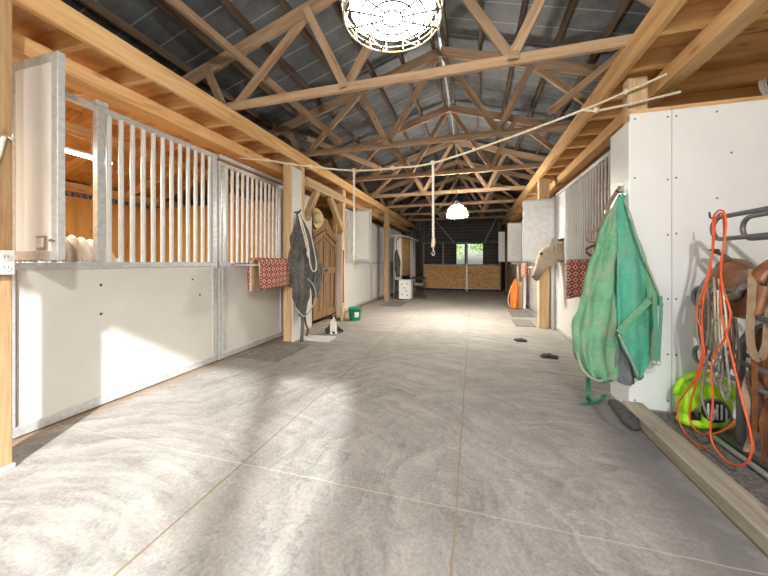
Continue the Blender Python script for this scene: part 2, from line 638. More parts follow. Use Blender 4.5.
def box(name, a, b, mat, parent=None, bevel=0.0):
    return MB().box(a, b).build(name, mat, parent, bevel=bevel)


def struct(o):
    o['kind'] = 'structure'
    return o


def lumber(name, p0, p1, w, h, kind, parent=None, label=None, cat=None, group=None, bevel=.003):
    """a stick of wood from p0 to p1: w across (level), h deep; its grain runs along its own X"""
    p0, p1 = Vector(p0), Vector(p1)
    d = p1 - p0
    L = d.length
    x = d.normalized()
    up = Vector((0, 0, 1))
    if abs(x.z) > .97:
        up = Vector((0, 1, 0))
    y = up.cross(x).normalized()
    z = x.cross(y)
    mb = MB().box((-L / 2, -w / 2, -h / 2), (L / 2, w / 2, h / 2))
    me = bpy.data.meshes.new(name)
    me.from_pydata([tuple(v) for v in mb.v], [], mb.f)
    me.materials.append(M[kind + 'X'] if kind + 'X' in M else M[kind])
    o = bpy.data.objects.new(name, me)
    COL.objects.link(o)
    mat = Matrix((x, y, z)).transposed().to_4x4()
    mat.translation = (p0 + p1) / 2
    if parent is not None:
        q = parent
        while q not in ROOT:
            q = q.parent
        mat.translation = mat.translation - ROOT[q]
        o.parent = parent
    o.matrix_local = mat
    if bevel:
        md = o.modifiers.new('bevel', 'BEVEL')
        md.width = bevel
        md.segments = 1
    return tag(o, label, cat, group)


def spline(pts, n=8, closed=False):
    """Catmull-Rom through pts"""
    P = [Vector(p) for p in pts]
    N = len(P)
    out = []
    for i in range(N if closed else N - 1):
        if closed:
            a, b, c, d = P[(i - 1) % N], P[i], P[(i + 1) % N], P[(i + 2) % N]
        else:
            a, b, c, d = P[max(0, i - 1)], P[i], P[i + 1], P[min(N - 1, i + 2)]
        for k in range(n):
            t = k / n
            out.append(.5 * ((2 * b) + (c - a) * t + (2 * a - 5 * b + 4 * c - d) * t * t + (3 * b - a - 3 * c + d) * t ** 3))
    if not closed:
        out.append(P[-1])
    return out


def interp(tab, x):
    for (a, *va), (b, *vb) in zip(tab, tab[1:]):
        if x <= b:
            t = 0 if b == a else max(0, (x - a) / (b - a))
            return [p + (q - p) * t for p, q in zip(va, vb)]
    return list(tab[-1][1:])


ORD = ['first', 'second', 'third', 'fourth', 'fifth', 'sixth', 'seventh', 'eighth', 'ninth', 'tenth', 'eleventh', 'twelfth', 'thirteenth', 'fourteenth', 'fifteenth', 'sixteenth', 'seventeenth', 'eighteenth', 'nineteenth', 'twentieth']
ORD += ['twenty-' + w for w in ORD[:9]] + ['thirtieth'] + ['thirty-' + w for w in ORD[:9]]
# ------------------------------------------------------------------ the setting
YF, YB = -1.2, 15.5            # front and back wall
XL, XR = -6.1, 4.6             # outer walls
RX, RZ, PITCH = -0.466, 4.517, 0.31
LX, RX2 = -3.1, 1.47           # stall fronts


def roofz(x):
    return RZ - PITCH * abs(x - RX)


struct(box('floor', (XL, YF, -.12), (XR, YB, 0), M['concrete']))
struct(box('ground', (-70, -60, -.30), (70, 90, -.121), M['ground']))
mb = MB()
for xe in (XL - .3, XR + .3):
    a = [(RX, YF - .3, RZ), (xe, YF - .3, roofz(xe)), (xe, YB + .3, roofz(xe)), (RX, YB + .3, RZ)]
    b = [(x, y, z + .06) for x, y, z in a]
    mb.add(a + b, [(0, 1, 2, 3), (7, 6, 5, 4), (0, 4, 5, 1), (1, 5, 6, 2), (2, 6, 7, 3), (3, 7, 4, 0)])
struct(mb.build('ceiling', M['roof']))
struct(box('wall_left', (XL - .1, YF, -.1), (XL, YB, roofz(XL) - .02), M['corr']))
struct(box('wall_right', (XR, YF, -.1), (XR + .1, YB, roofz(XR) - .02), M['corr']))
struct(box('wall_left_lining', (XL + .005, YF + .05, 0), (XL + .03, 13.8, 2.28), M['ply']))
struct(box('wall_right_lining', (XR - .03, YF + .05, 0), (XR - .005, 13.8, 2.28), M['ply']))


def gable(name, y0, y1, holes, mat):
    """a gable wall between y0 and y1 with rectangular holes (x0, x1, z0, z1), built of strips"""
    xs = sorted({XL - .1, RX, XR + .1} | {h[0] for h in holes} | {h[1] for h in holes})
    mb = MB()
    for a, b in zip(xs, xs[1:]):
        zz = [(-.1, None)]
        for (h0, h1, z0, z1) in holes:
            if h0 <= a + 1e-6 and b <= h1 + 1e-6:
                zz = ([(-.1, z0)] if z0 > 0 else []) + [(z1, None)]
        for (z0, z1) in zz:
            ta, tb = (roofz(a) - .005, roofz(b) - .005) if z1 is None else (z1, z1)
            vs = [(a, y0, z0), (b, y0, z0), (b, y1, z0), (a, y1, z0), (a, y0, ta), (b, y0, tb), (b, y1, tb), (a, y1, ta)]
            mb.add(vs, [(0, 3, 2, 1), (4, 5, 6, 7), (0, 1, 5, 4), (1, 2, 6, 5), (2, 3, 7, 6), (3, 0, 4, 7)])
    return struct(mb.build(name, mat))


gable('wall_front', YF - .12, YF, [(-3.05, 2.1, 0, 2.92)], M['endwall'])
gable('wall_back', YB, YB + .1, [(-.80, .47, 1.0, 2.13)], M['endwall'])

# far end: the big slatted door with its window
mb = MB()
z = .12
while z < 3.4:
    for (a, b) in ((-2.3, -.80), (.47, 1.12)) if 1.0 < z + .05 < 2.13 else ((-2.3, 1.12),):
        mb.box((a, YB - .06, z), (b, YB - .02, z + .125))
    z += .155
dr = struct(mb.build('door_1', M['slat']))
mb = MB()
for a in (-2.3, 1.02):
    mb.box((a, YB - .02, 0), (a + .1, YB - .001, 3.45))
mb.box((-2.2, YB - .02, 3.35), (1.02, YB - .001, 3.45))
mb.build('door_frame', M['darkZ'], dr)
for (x0, z0, x1, z1) in ((-1.75, 3.25, -.85, 2.15), (1.06, 3.3, .50, 2.15)):
    MB().tube([(x0, YB - .09, z0), (x1, YB - .09, z1)], .022).build('brace_rod', M['galv'], dr)
mb = MB()
for a in (-.82, .45):
    mb.box((a, YB - .065, .98), (a + .05, YB + .09, 2.17))
mb.box((-.39, YB - .065, 1.0), (-.28, YB + .05, 2.13))
mb.box((-.77, YB - .064, .98), (.45, YB + .09, 1.03))
mb.box((-.77, YB - .064, 2.12), (.45, YB + .09, 2.17))
w1 = struct(mb.build('window_1', M['darkZ']))
MB().box((-.77, YB + .02, 1.03), (-.39, YB + .028, 2.12)).box((-.28, YB + .02, 1.03), (.45, YB + .028, 2.12)).build('pane', M['glass'], w1)
# wooden posts at either side of that door
for i, x in enumerate((-2.56, 1.22)):
    lumber('timber_post', (x, 15.05, 0), (x, 15.05, 2.77 if i else 2.77), .2, .2, 'dark', None,
           ('dark timber post at the far end of the left loft beam', 'dark timber post at the far end of the right loft beam')[i], 'post')

# loft decks
struct(box('ceiling_left', (-4.35, YF + .02, 2.985), (-2.705, 15.0, 3.0), M['freshX']))
struct(box('ceiling_right', (1.255, YF + .02, 2.985), (3.4, 15.0, 3.0), M['freshX']))

for nm, xa, xb in (('ceiling_left_slope', -4.36, XL + .02), ('ceiling_right_slope', 3.41, XR - .02)):
    za, zb_ = roofz(xa) - .25, roofz(xb) - .25
    q = [(xa, YF + .02, za), (xb, YF + .02, zb_), (xb, 15.0, zb_), (xa, 15.0, za)]
    struct(MB().add(q + [(x, y, z + .01) for x, y, z in q], [(0, 1, 2, 3), (7, 6, 5, 4), (0, 4, 5, 1), (1, 5, 6, 2), (2, 6, 7, 3), (3, 7, 4, 0)]).build(nm, M['ply']))
# main beams
for x, zc, h, w, lab in ((-2.675, 2.915, .17, .05, 'long pale lumber beam along the aisle edge of the left loft'),
                         (-3.12, 2.765, .13, .22, 'doubled lumber beam running just above the left stall fronts'),
                         (1.225, 2.93, .20, .05, 'long pale lumber beam along the aisle edge of the right loft'),
                         (1.565, 2.765, .13, .13, 'lumber beam running just above the right stall fronts')):
    lumber('loft_beam', (x, YF + .01, zc), (x, 15.3, zc), w, h, 'fresh', None, lab, 'beam', bevel=.004)
# joists
y, k = 1.14 - .455 * 5, 0
while y < 13.9:
    wd = ORD[k] + ' counted from the entrance'
    lumber('loft_joist', (-2.705, y, 2.907), (-4.3, y, 2.907), .045, .15, 'fresh', None, 'orange lumber joist under the left loft, ' + wd, 'joist', 'joists under the left loft')
    lumber('loft_joist', (1.255, y + .1, 2.907), (3.3, y + .1, 2.907), .045, .15, 'fresh', None, 'orange lumber joist under the right loft, ' + wd, 'joist', 'joists under the right loft')
    y += .455
    k += 1

for k in range(7):
    y = 1.42 + .55 * k
    q = lambda x: Vector((x, y, roofz(x) - .25 - .062))
    lumber('rafter', q(-4.42), q(XL + .05), .04, .12, 'fresh', None, 'orange lumber rafter sloping over the nearest left stall, ' + ORD[k] + ' counted from the entrance', 'rafter', 'rafters over the nearest left stall')
lumber('timber_beam', (-4.38, 1.25, 2.76), (-4.38, 6.9, 2.76), .045, .14, 'fresh', None, 'lumber beam inside the nearest left stall, above the lit tube', 'beam')
# ------------------------------------------------------------------ roof: purlins and trusses
for side, xe in ((-1, XL), (1, XR)):
    k = 0
    x = RX + side * .10
    while abs(x - RX) < abs(xe - RX) - .1:
        zc = roofz(x) - .048
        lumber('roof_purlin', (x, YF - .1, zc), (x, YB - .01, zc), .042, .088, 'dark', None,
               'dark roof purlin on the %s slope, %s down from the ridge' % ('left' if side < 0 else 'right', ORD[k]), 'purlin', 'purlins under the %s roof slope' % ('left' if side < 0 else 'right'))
        x += side * .46
        k += 1
struct(box('trim_1', (RX - .018, YF, RZ - .03), (RX + .018, YB - .01, RZ - .012), M['galv']))   # ridge strip


def chordz(x):                       # underside of the top chords
    return roofz(x) - .09 - .147


def truss(y, label):
    t = thing('roof_truss', label, 'roof truss', (RX, y, 3.0), 'trusses across the aisle')
    zb = 3.05
    j = lambda: random.uniform(-.015, .015)
    lumber('bottom_chord', (-2.95, y, zb + .005), (2.0, y, zb + .005), .04, .09, 'truss', t)
    for xe, mid in ((XL + .05, -1), (XR - .05, 1)):
        lumber('top_chord', (RX, y, chordz(RX) + .07), (xe, y, chordz(xe) + .07), .04, .14, 'truss', t)
    bz = zb + .03
    for s in (-1, 1):
        X = lambda d: RX + s * d
        for (a, az, b, bz2) in ((.81, bz, 1.24, chordz(X(1.24)) + .05), (.81, bz, .05, chordz(RX) + .03),
                                (2.20, bz, 1.28, chordz(X(1.28)) + .05), (2.33, bz, 2.56, chordz(X(2.56)) + .05)):
            oy = .0405 if (a, b) in ((.81, .05), (2.20, 1.28)) else -.0405
            lumber('web', (X(a), y + oy * .99, az), (X(b), y + oy * .99, bz2), .04, .088, 'truss', t)
        MB().box((X(.81) - .045, y - .064, zb - .02), (X(.81) + .045, y - .0615, zb + .045)).build('gusset_plate', M['trussX'], t)
    return t


TY = [3.0, 4.65, 6.4, 8.2, 9.9, 11.6, 13.3]
TL = ['nearest timber roof truss, just beyond the closer hanging lamp', 'second timber roof truss from the entrance, crossing behind the cross-tie rope', 'third timber roof truss, the last one before the farther hanging lamp',
      'fourth timber roof truss, the first one beyond the farther hanging lamp', 'fifth timber roof truss from the entrance', 'sixth timber roof truss, second from the far end', 'farthest timber roof truss, close to the dark slatted door']
for y, l in zip(TY, TL):
    truss(y, l)
# long sway braces under the left slope
for (a, b, l) in (((-2.70, 1.85, 3.69), (-2.02, 4.60, 3.15), 'long diagonal sway brace between the two nearest trusses on the left'),
                  ((-2.75, 4.8, 3.38), (-1.85, 6.3, 3.2), 'diagonal sway brace between the second and third trusses on the left'),
                  ((1.75, 3.2, 3.45), (.95, 4.5, 3.2), 'short diagonal brace below the right roof slope')):
    lumber('sway_brace', a, b, .04, .088, 'truss', None, l, 'brace')


# ------------------------------------------------------------------ hanging lamps
def lamp(x, y, zb, label, sm):
    t = thing('pendant_lamp', label, 'lamp', (x, y, zb), 'hanging lamps above the aisle')
    MB().lathe([(.188, .035), (.190, .05), (.168, .13), (.125, .20), (.075, .235), (.075, .232), (.12, .195), (.162, .127), (.183, .05)], (x, y, zb), 40, cap0=False, cap1=False).build('lamp_shade', M[sm], t, smooth=True)
    MB().lathe([(.001, .036), (.10, .032), (.186, .036), (.186, .040), (.1, .037), (.001, .04)], (x, y, zb), 40, cap0=False, cap1=False).build('diffuser', M[sm.replace('shade', 'diff')], t, smooth=True)
    MB().lathe([(.078, .232), (.082, .25), (.07, .30), (.045, .34), (.02, .355)], (x, y, zb), 24).build('lamp_cap', M['galv'], t, smooth=True)
    mb = MB()
    def ring(r, h, w):
        mb.tube([(x + r * math.cos(a), y + r * math.sin(a), zb + h) for a in [2 * PI * k / 36 for k in range(36)]], w, 6, closed=True)
    for r, h, w in ((.222, 0, .0045), (.228, .06, .004), (.205, .12, .003), (.225, .03, .003)):
        ring(r, h, w)
    for k in range(16):
        a = 2 * PI * k / 16
        c_, s_ = math.cos(a), math.sin(a)
        mb.tube(spline([(x + r * c_, y + r * s_, zb + h) for r, h in ((.222, 0), (.228, .06), (.205, .12), (.15, .205), (.085, .25))], 3), .003, 5)
    for k in range(8):
        a = 2 * PI * (k + .5) / 8
        b = a + .39
        mb.tube([(x + .223 * math.cos(a), y + .223 * math.sin(a), zb), (x + .227 * math.cos(b), y + .227 * math.sin(b), zb + .06)], .003, 5)
    mb.build('wire_cage', M['brass'], t, smooth=True)
    mb = MB()
    for r, w in ((.046, .004), (.10, .0042), (.152, .0042)):
        mb.tube([(x + r * math.cos(a), y + r * math.sin(a), zb + .004) for a in [2 * PI * k / 32 for k in range(32)]], w, 5, closed=True)
    for k in range(12):
        a = 2 * PI * k / 12
        mb.tube([(x + .046 * math.cos(a), y + .046 * math.sin(a), zb + .004), (x + .222 * math.cos(a), y + .222 * math.sin(a), zb + .002)], .0040, 5)
    mb.build('wire_guard', M['black'], t, smooth=True)
    MB().tube([(x, y, zb + .35), (RX if abs(x - RX) < .2 else x, y, RZ - .015)], .006, 6).build('suspension_cable', M['black'], t)


lamp(-.355, 1.385, 2.36, 'big round lit lamp in a wire cage, the closer of the hanging lamps', 'shade1')
lamp(-.33, 6.88, 2.22, 'small looking lit lamp in a tan wire cage, far along the aisle above the gate', 'shade2')

# added fill lamp, unseen behind the viewpoint; brightens surfaces that face the camera
t = thing('added_fill_lamp', 'added fill lamp on the front wall, out of view above the entrance', 'lamp', (0.6, YF, 3.2))
MB().lathe([(.09, 0), (.09, .02), (.05, .03), (.05, .08)], (0.6, YF + .001, 3.2), 20, axis='Y').build('wall_plate', M['galv'], t, smooth=True)
MB().tube(spline([(0.6, YF + .06, 3.2), (0.6, YF + .20, 3.22), (0.6, YF + .30, 3.17), (0.6, YF + .32, 3.1)], 5), .016).build('lamp_arm', M['galv'], t, smooth=True)
MB().lathe([(.03, 3.12), (.05, 3.08), (.17, 3.03), (.175, 3.02), (.05, 3.07), (.02, 3.11)], (0.6, YF + .32, 0), 28, cap0=False, cap1=False).build('lamp_shade', M['galv'], t, smooth=True)
MB().ball((0.6, YF + .32, 3.0), .055).build('bulb', M['bulb'], t, smooth=True)
l = bpy.data.lights.new('added_fill_light', 'POINT')
l.energy = FILL
l.shadow_soft_size = .07
l.color = (1.0, .995, .98)
lo = bpy.data.objects.new('added_fill_light', l)
lo.location = (0.6, YF + .32, 2.92)
COL.objects.link(lo)

# ------------------------------------------------------------------ stall fronts
STALLBAR = .0205


def stall_front(y0, y1, side, bars, label, cat, x=None, top=2.6, panels=((None, None),), stiles=(), rail=None, upper=None, bolts=(), mat='cream', ledge=1.25, group=None, br=STALLBAR):
    """one welded unit: board below, steel ledge, top rail, uprights, grille bars. side -1: left wall (faces +X)"""
    X = x if x is not None else (LX if side < 0 else RX2)
    n = -side                                     # the way it faces
    t = thing('stall_door' if cat == 'door' else 'stall_enclosure', label, 'stall door' if cat == 'door' else 'stall front', (X, (y0 + y1) / 2, 0), group)
    bk = X + side * .045
    box('lower_board', (X - n * .006, y0 + .03, .06), (bk, y1 - .03, ledge - .05), M[mat], t)
    box('ledge_channel', (X + n * .012, y0, ledge - .055), (bk - n * .012, y1, ledge), M['galv'], t, .003)
    box('bottom_rail', (X + n * .006, y0, .012), (bk, y1, .085), M['galv'], t, .003)
    box('top_rail', (X + n * .005, y0, top - .05), (bk, y1, top), M['galv'], t, .003)
    for (a, b, zb, zt) in stiles:
        box('upright', (X + n * .008, a, zb), (bk - n * .002, b, zt), M['galv'], t, .003)
    for yb in bars:
        MB().tube([(X - n * .022, yb, ledge - .01), (X - n * .022, yb, top - .04)], br, 12, cap=False).build('bar', M['barm'], t, smooth=True)
    if upper:
        for (a, b) in upper:
            box('upper_panel', (X - n * .004, a, ledge), (bk, b, top - .05), M['galvsheet'], t)
    for (yb, zb) in bolts:
        MB().lathe([(.011, 0), (.011, .004), (.005, .009)], (X - n * .007, yb, zb), 10, axis='X').build('bolt', M['black'], t)
    return t


def window_door(x0, x1, y, z0, z1, label, mat='white', handle=True, frame='galv', wd=.062):
    """a steel framed upper stall door folded out square to the stall front; it faces the entrance"""
    t = thing('window_door', label, 'stall window door', ((x0 + x1) / 2, y, z0), 'swung out upper stall doors')
    th = .042
    box('door_board', (x0 + .01, y + .006, z0 + .01), (x1 - .01, y + th - .006, z1 - .01), M[mat], t)
    mb = MB().box((x0, y, z0), (x0 + wd * .45, y + th, z1)).box((x1 - wd, y, z0), (x1, y + th, z1)).box((x0 + wd * .45, y, z0), (x1 - wd, y + th, z0 + wd)).box((x0 + wd * .45, y, z1 - wd), (x1 - wd, y + th, z1))
    mb.build('frame', M[frame], t, bevel=.003)
    if handle:
        hx = x1 - .155 if handle > 0 else x0 + .155
        h = box('latch_plate', (hx - .05, y - .004, z0 + .07), (hx + .055, y + .0005, z0 + .165), M['chrome'], t, .002)
        box('latch_pull', (hx - .035, y - .010, z0 + .085), (hx + .02, y - .0045, z0 + .15), M['barm'], h, .002)
        MB().ball((x1 - .028, y - .02, z0 + .13), .011).tube([(x1 - .028, y + .002, z0 + .13), (x1 - .028, y - .014, z0 + .13)], .005).build('knob', M['steel'], t, smooth=True)
    return t


# left side, nearest stall
stall_front(1.38, 3.20, -1, [2.003 + .1004 * k for k in range(12)], 'cream boarded stall front with steel grille, nearest on the left', 'front',
            stiles=((1.895, 1.957, 1.25, 2.55), (3.13, 3.20, .085, 2.55), (1.38, 1.40, .085, 1.2)), bolts=((1.93, 1.05), (1.93, .80), (2.85, 1.05), (2.95, .86)))
box('upright_cap', (LX - .05, 1.88, 2.602), (LX + .015, 1.975, 2.64), M['galv'], bpy.data.objects['stall_enclosure'], .003)
window_door(-3.1, -2.63, 1.385, 1.262, 2.645, 'white boarded upper stall door with latch, swung out beside the nearest post', 'white')
stall_front(3.215, 4.60, -1, [3.367 + .0992 * k for k in range(12)], 'cream boarded stall door with steel grille behind the hanging red pad', 'door', x=-3.085, top=2.53,
            stiles=((3.215, 3.245, .085, 2.48), (3.275, 3.33, .085, 2.48), (4.52, 4.60, .085, 2.48)), ledge=1.243)
box('sliding_track', (LX - .03, 3.22, 2.565), (LX + .03, 4.62, 2.615), M['galv'], bpy.data.objects['stall_door'], .003)
# further up on the left, past the tack room
stall_front(6.95, 9.38, -1, [7.02 + .1 * k for k in range(23)], 'cream boarded stall front on the left, just past the wooden tack room door', 'front', stiles=((6.95, 7.0, .085, 2.55), (7.78, 7.83, 1.25, 2.55), (9.3, 9.38, .085, 2.55)))
window_door(-3.09, -2.59, 7.83, 1.262, 2.65, 'white upper stall door swung out on the left, past the tack room', 'white', handle=0)
stall_front(9.40, 10.9, -1, [], 'stall door with two pale panels between the swung out door and a post', 'door', top=2.5, upper=((9.47, 10.83),), stiles=((9.40, 9.47, .085, 2.45), (10.83, 10.9, .085, 2.45)), mat='white')
stall_front(10.95, 13.7, -1, [11.1 + .11 * k for k in range(23)], 'farthest stall front on the left, behind the white curved rail', 'front', stiles=((10.95, 11.0, .085, 2.55), (13.62, 13.7, .085, 2.55)))

# right side
stall_front(3.46, 6.38, 1, [3.52 + .1 * k for k in range(23)], 'cream boarded stall front on the right where the horse looks out', 'front', top=2.5, br=.0125,
            stiles=((3.46, 3.50, .085, 2.45), (5.76, 5.82, 1.25, 2.45), (6.33, 6.38, .085, 2.45)))
window_door(.91, 1.465, 6.405, 1.265, 2.42, 'shiny galvanised upper stall door swung out behind the horse', 'galvsheet', handle=0, wd=.03)
stall_front(6.62, 10.42, 1, [6.75 + .1 * k for k in range(32)], 'cream boarded stall front on the right, just beyond the horse', 'front', top=2.5, br=.0125, stiles=((6.62, 6.68, .085, 2.45), (10.36, 10.42, .085, 2.45)))
window_door(1.04, 1.465, 10.46, 1.265, 2.47, 'grey upper stall door swung out on the right, second from the horse', 'galvsheet', handle=0, wd=.03)
stall_front(10.55, 13.7, 1, [10.7 + .11 * k for k in range(26)], 'farthest stall front on the right, next to the gate', 'front', top=2.5, br=.0125, stiles=((10.55, 10.6, .085, 2.45), (13.64, 13.7, .085, 2.45)))
window_door(.93, 1.465, 12.62, 1.265, 2.4, 'small looking pale upper stall door swung out nearest the gate', 'white', handle=0, wd=.03)

hs_ = [o for o in bpy.data.objects if o.get('label', '').endswith('where the horse looks out')][0]
box('upper_panel', (RX2 + .004, 5.83, 1.66), (RX2 + .04, 6.32, 2.44), M['galvsheet'], hs_)
# stall partitions (plywood)
n = 0
for (xa, xb, ys) in ((XL + .03, LX - .06, (1.22, 4.66, 6.93, 9.39, 10.925)), (RX2 + .06, XR - .03, (6.5, 10.485))):
    for y in ys:
        n += 1
        struct(box('wall_partition_%d' % n, (xa, y - .012, 0), (xb, y + .012, 2.3), M['ply']))
for y0_ in (1.22, 4.66):     # studs on the partition that shows through the grille
    pass
# rails along the left outer wall, above the plywood
lumber('wall_girt', (XL + .05, YF + .02, 2.42), (XL + .05, 13.8, 2.42), .09, .14, 'fresh', None, 'orange lumber girt high on the wall behind the left stalls', 'girt')
lumber('wall_girt', (XR - .05, YF + .02, 2.55), (XR - .05, 13.8, 2.55), .09, .14, 'fresh', None, 'lumber girt high on the wall behind the right stalls', 'girt')

# ------------------------------------------------------------------ posts
def post(x0, x1, y0, y1, z1, label, kind='post', grp=None):
    return lumber('timber_post', ((x0 + x1) / 2, (y0 + y1) / 2, 0), ((x0 + x1) / 2, (y0 + y1) / 2, z1), x1 - x0, y1 - y0, kind, None, label, 'post', bevel=.006)


def upright(name, x0, x1, y0, y1, z0, z1, kind, parent=None):
    o = lumber(name, ((x0 + x1) / 2, (y0 + y1) / 2, z0), ((x0 + x1) / 2, (y0 + y1) / 2, z1), 1, 1, kind, parent)
    return o


def vpost(name, x0, x1, y0, y1, z0, z1, mat, parent=None, label=None, cat=None, bevel=.006):
    o = box(name, (x0, y0, z0), (x1, y1, z1), M[mat], parent, bevel)
    return tag(o, label, cat)


p = thing('timber_post', 'timber post nearest the entrance on the left, with the white electrical outlet', 'post', (-2.76, 1.13, 0))
vpost('post', -2.835, -2.69, 1.05, 1.205, .03, 2.828, 'oldpostZ', p)
vpost('post_shoe', -2.845, -2.68, 1.04, 1.215, 0, .0295, 'galv', p)
p = thing('timber_post', 'pale timber post with a white board on it, behind the grey rug', 'post', (-2.79, 4.4, 0))
vpost('post', -2.88, -2.725, 4.30, 4.45, 0, 2.828, 'postZ', p)
vpost('cladding_board', -2.72, -2.70, 4.285, 4.555, .0, 2.74, 'cream', p)
vpost('edge_board', -2.86, -2.705, 4.56, 4.65, .0, 2.828, 'postZ', p)
p = thing('timber_post', 'timber post with a white painted foot at the far side of the tack room doorway', 'post', (-2.79, 6.33, 0))
vpost('post', -2.85, -2.715, 6.26, 6.42, .0, 2.828, 'postZ', p)
vpost('cladding_board', -2.86, -2.72, 6.235, 6.258, .05, 1.85, 'cream', p)
vpost('timber_post', -2.74, -2.60, 9.62, 9.78, 0, 2.828, 'truss' + 'Z', label='free standing timber post in front of the pale left stall door', cat='post')
vpost('timber_post', 1.20, 1.38, 6.47, 6.62, 0, 2.828, 'postZ', label='rough timber post below the muzzle of the horse', cat='post')
vpost('timber_post', 1.14, 1.27, 9.05, 9.2, 0, 1.185, 'postZ', label='timber post beside the hanging orange webbing', cat='post')
vpost('timber_post', 1.16, 1.32, 12.45, 12.6, 0, 2.828, 'darkZ', label='dark timber post on the right, nearest the gate', cat='post')
# pale boards between the posts and the stall fronts
vpost('jamb_board', 1.40, 1.455, 6.39, 6.60, .0, 1.24, 'cream', label='narrow pale jamb board between the rough post and the right stall', cat='board', bevel=.002)
vpost('jamb_board', 1.30, 1.36, 9.1, 9.16, .0, 1.24, 'white', label='narrow white jamb board beside the post with orange webbing', cat='board', bevel=.002)
vpost('jamb_board', -3.0, -2.965, 6.45, 6.93, .0, 2.5, 'cream', label='pale board closing the gap past the tack room doorway', cat='board', bevel=.002)
vpost('jamb_board', -2.90, -2.87, 4.665, 5.19, .0, 2.45, 'cream', label='pale board beside the tack room door, behind the grey rug', cat='board', bevel=.002)
# ------------------------------------------------------------------ near right: white partition, kerb, alcove
PY = 3.07
t = struct(box('wall_near_right', (1.275, PY + .022, 0), (3.2, PY + .06, 2.485), M['postX']))
ROOT[t] = Vector((0, 0, 0))
MB().box((1.262, PY, .035), (1.5475, PY + .02, 2.485)).build('panel', M['white'], t, bevel=.002)
MB().box((1.5525, PY, .035), (3.2, PY + .02, 2.485)).build('panel', M['white'], t, bevel=.002)
MB().box((1.262, PY - .003, 2.486), (3.2, PY + .06, 2.515)).build('top_cap', M['freshX'], t)
MB().box((1.262, PY + .003, .0), (3.2, PY + .02, .034)).build('skirting', M['kerbX'] if 'kerbX' in M else M['kerb'], t)
for (x, zs) in ((1.295, (2.44, 1.95, 1.5, .3, .1)), (1.522, (2.43, 1.92, 1.47, .95, .5, .12)), (1.578, (2.43, 1.93, 1.48, .95, .5, .12)), (1.84, (2.43, 1.75)), (1.93, (2.1,))):
    for z in zs:
        MB().lathe([(.008, 0), (.006, -.003)], (x, PY - .0005, z), 10, axis='Y').build('screw', M['steel'], t)
t = struct(box('wall_near_right_end', (1.255, PY + .005, 0), (1.272, 3.44, 2.43), M['white']))
vpost('timber_post', 1.275, 1.42, PY + .075, 3.235, 0, 2.828, 'postZ', label='timber post rising behind the white partition to the right loft beam', cat='post')
lumber('kerb', (1.27, YF + .02, .045), (1.27, PY - .005, .045), .15, .09, 'kerb', None, 'weathered timber kerb between the aisle floor and the tack alcove', 'kerb', bevel=.01)
struct(box('floor_alcove', (1.35, YF + .01, 0), (XR, PY - .002, .015), M['gravel']))


def flr(px, py, z=0.0):
    d = FPX * (EYE - z) / (py - 262)
    return at(px, py, d)


def onx(px, py, X):
    t = (px - 384) / FPX
    return at(px, py, X / (t * CS - SN))


def ony(px, py, Y):
    t = (px - 384) / FPX
    return at(px, py, Y / (t * SN + CS))


def lobe(levels, D, N, folds=0.0, freq=7, seed=0, n=44, fine=8, flat=1.0, crumple=0.0):
    """hanging cloth: levels of (centre, half width along D, half thickness along N)"""
    D, N = Vector(D), Vector(N)
    tab = [(i / (len(levels) - 1), c.x, c.y, c.z, w, t) for i, (c, w, t) in enumerate(levels)]
    secs = []
    steps = (len(levels) - 1) * fine
    cs = spline([Vector(l[0]) for l in levels], fine)
    for i in range(steps + 1):
        v = i / steps
        *_, w, t = interp(tab, v)
        c = cs[i]
        ring = []
        for k in range(n):
            a = 2 * PI * k / n
            f = 1 + folds * math.sin(freq * a + seed + 2.2 * v) * min(1, 4 * v + .1)
            x, y = math.cos(a), math.sin(a)
            sx = math.copysign(abs(x) ** flat, x)
            sy = math.copysign(abs(y) ** flat, y)
            p = c + D * (w * sx * (1 + .25 * (f - 1))) + N * (t * sy * f)
            if crumple:
                q = (noise.noise(Vector((p.x * 15, p.y * 15, p.z * 3.2 + seed))) * 1.1 + noise.noise(p * 10 + Vector((seed, 0, 0))) * .45) * crumple * min(1, 5 * v)
                p = p + N * q + D * (q * .3)
            ring.append(p)
        secs.append(ring)
    return MB().rings(secs)


CR, CF = Vector((CS, SN, 0)), Vector((-SN, CS, 0))

# ------------------------------------------------------------------ the green rug on the corner
t = thing('horse_rug', 'big faded green horse rug hanging at the corner of the white partition', 'horse blanket', at(612, 384, 2.6))


def pxlobe(tab, dd, th, **kw):
    lv = []
    for i, (y, a, b) in enumerate(tab):
        v = i / (len(tab) - 1)
        d = interp(dd, v)[0]
        lv.append((at((a + b) / 2, y, d), (b - a) / 2 / FPX * d, interp(th, v)[0]))
    return lobe(lv, CR, CF, **kw)


L = [(194, 619.5, 623), (203, 615, 623), (212, 610, 623), (222, 604.5, 623), (242, 598, 622), (263, 592, 622), (284, 587, 621), (304, 581.5, 620), (320, 577.5, 619.5), (333, 575.5, 619), (353, 577, 617.5), (365, 581, 616), (376, 588, 614), (382, 598, 610)]
pxlobe(L, [(0, 2.70), (.5, 2.63), (1, 2.64)], [(0, .015), (.3, .06), (.7, .095), (.92, .08), (1, .02)], folds=.34, freq=8, seed=1, flat=.8, crumple=.05).build('rug_fold', M['greenold'], t, smooth=True)
R = [(195, 619.5, 624), (210, 617, 628.5), (222, 616.5, 631.5), (242, 616.5, 638), (263, 617, 646), (284, 617.5, 652), (304, 617.5, 653), (318, 617.5, 652), (333, 618, 651), (345, 622.5, 650), (357, 628, 647.5), (368, 633, 644.5), (378, 637, 641.5)]
pxlobe(R, [(0, 2.68), (.4, 2.535), (1, 2.50)], [(0, .012), (.4, .04), (.8, .045), (1, .012)], folds=.2, freq=5, seed=3, flat=.85, crumple=.032).build('rug_front', M['green'], t, smooth=True)
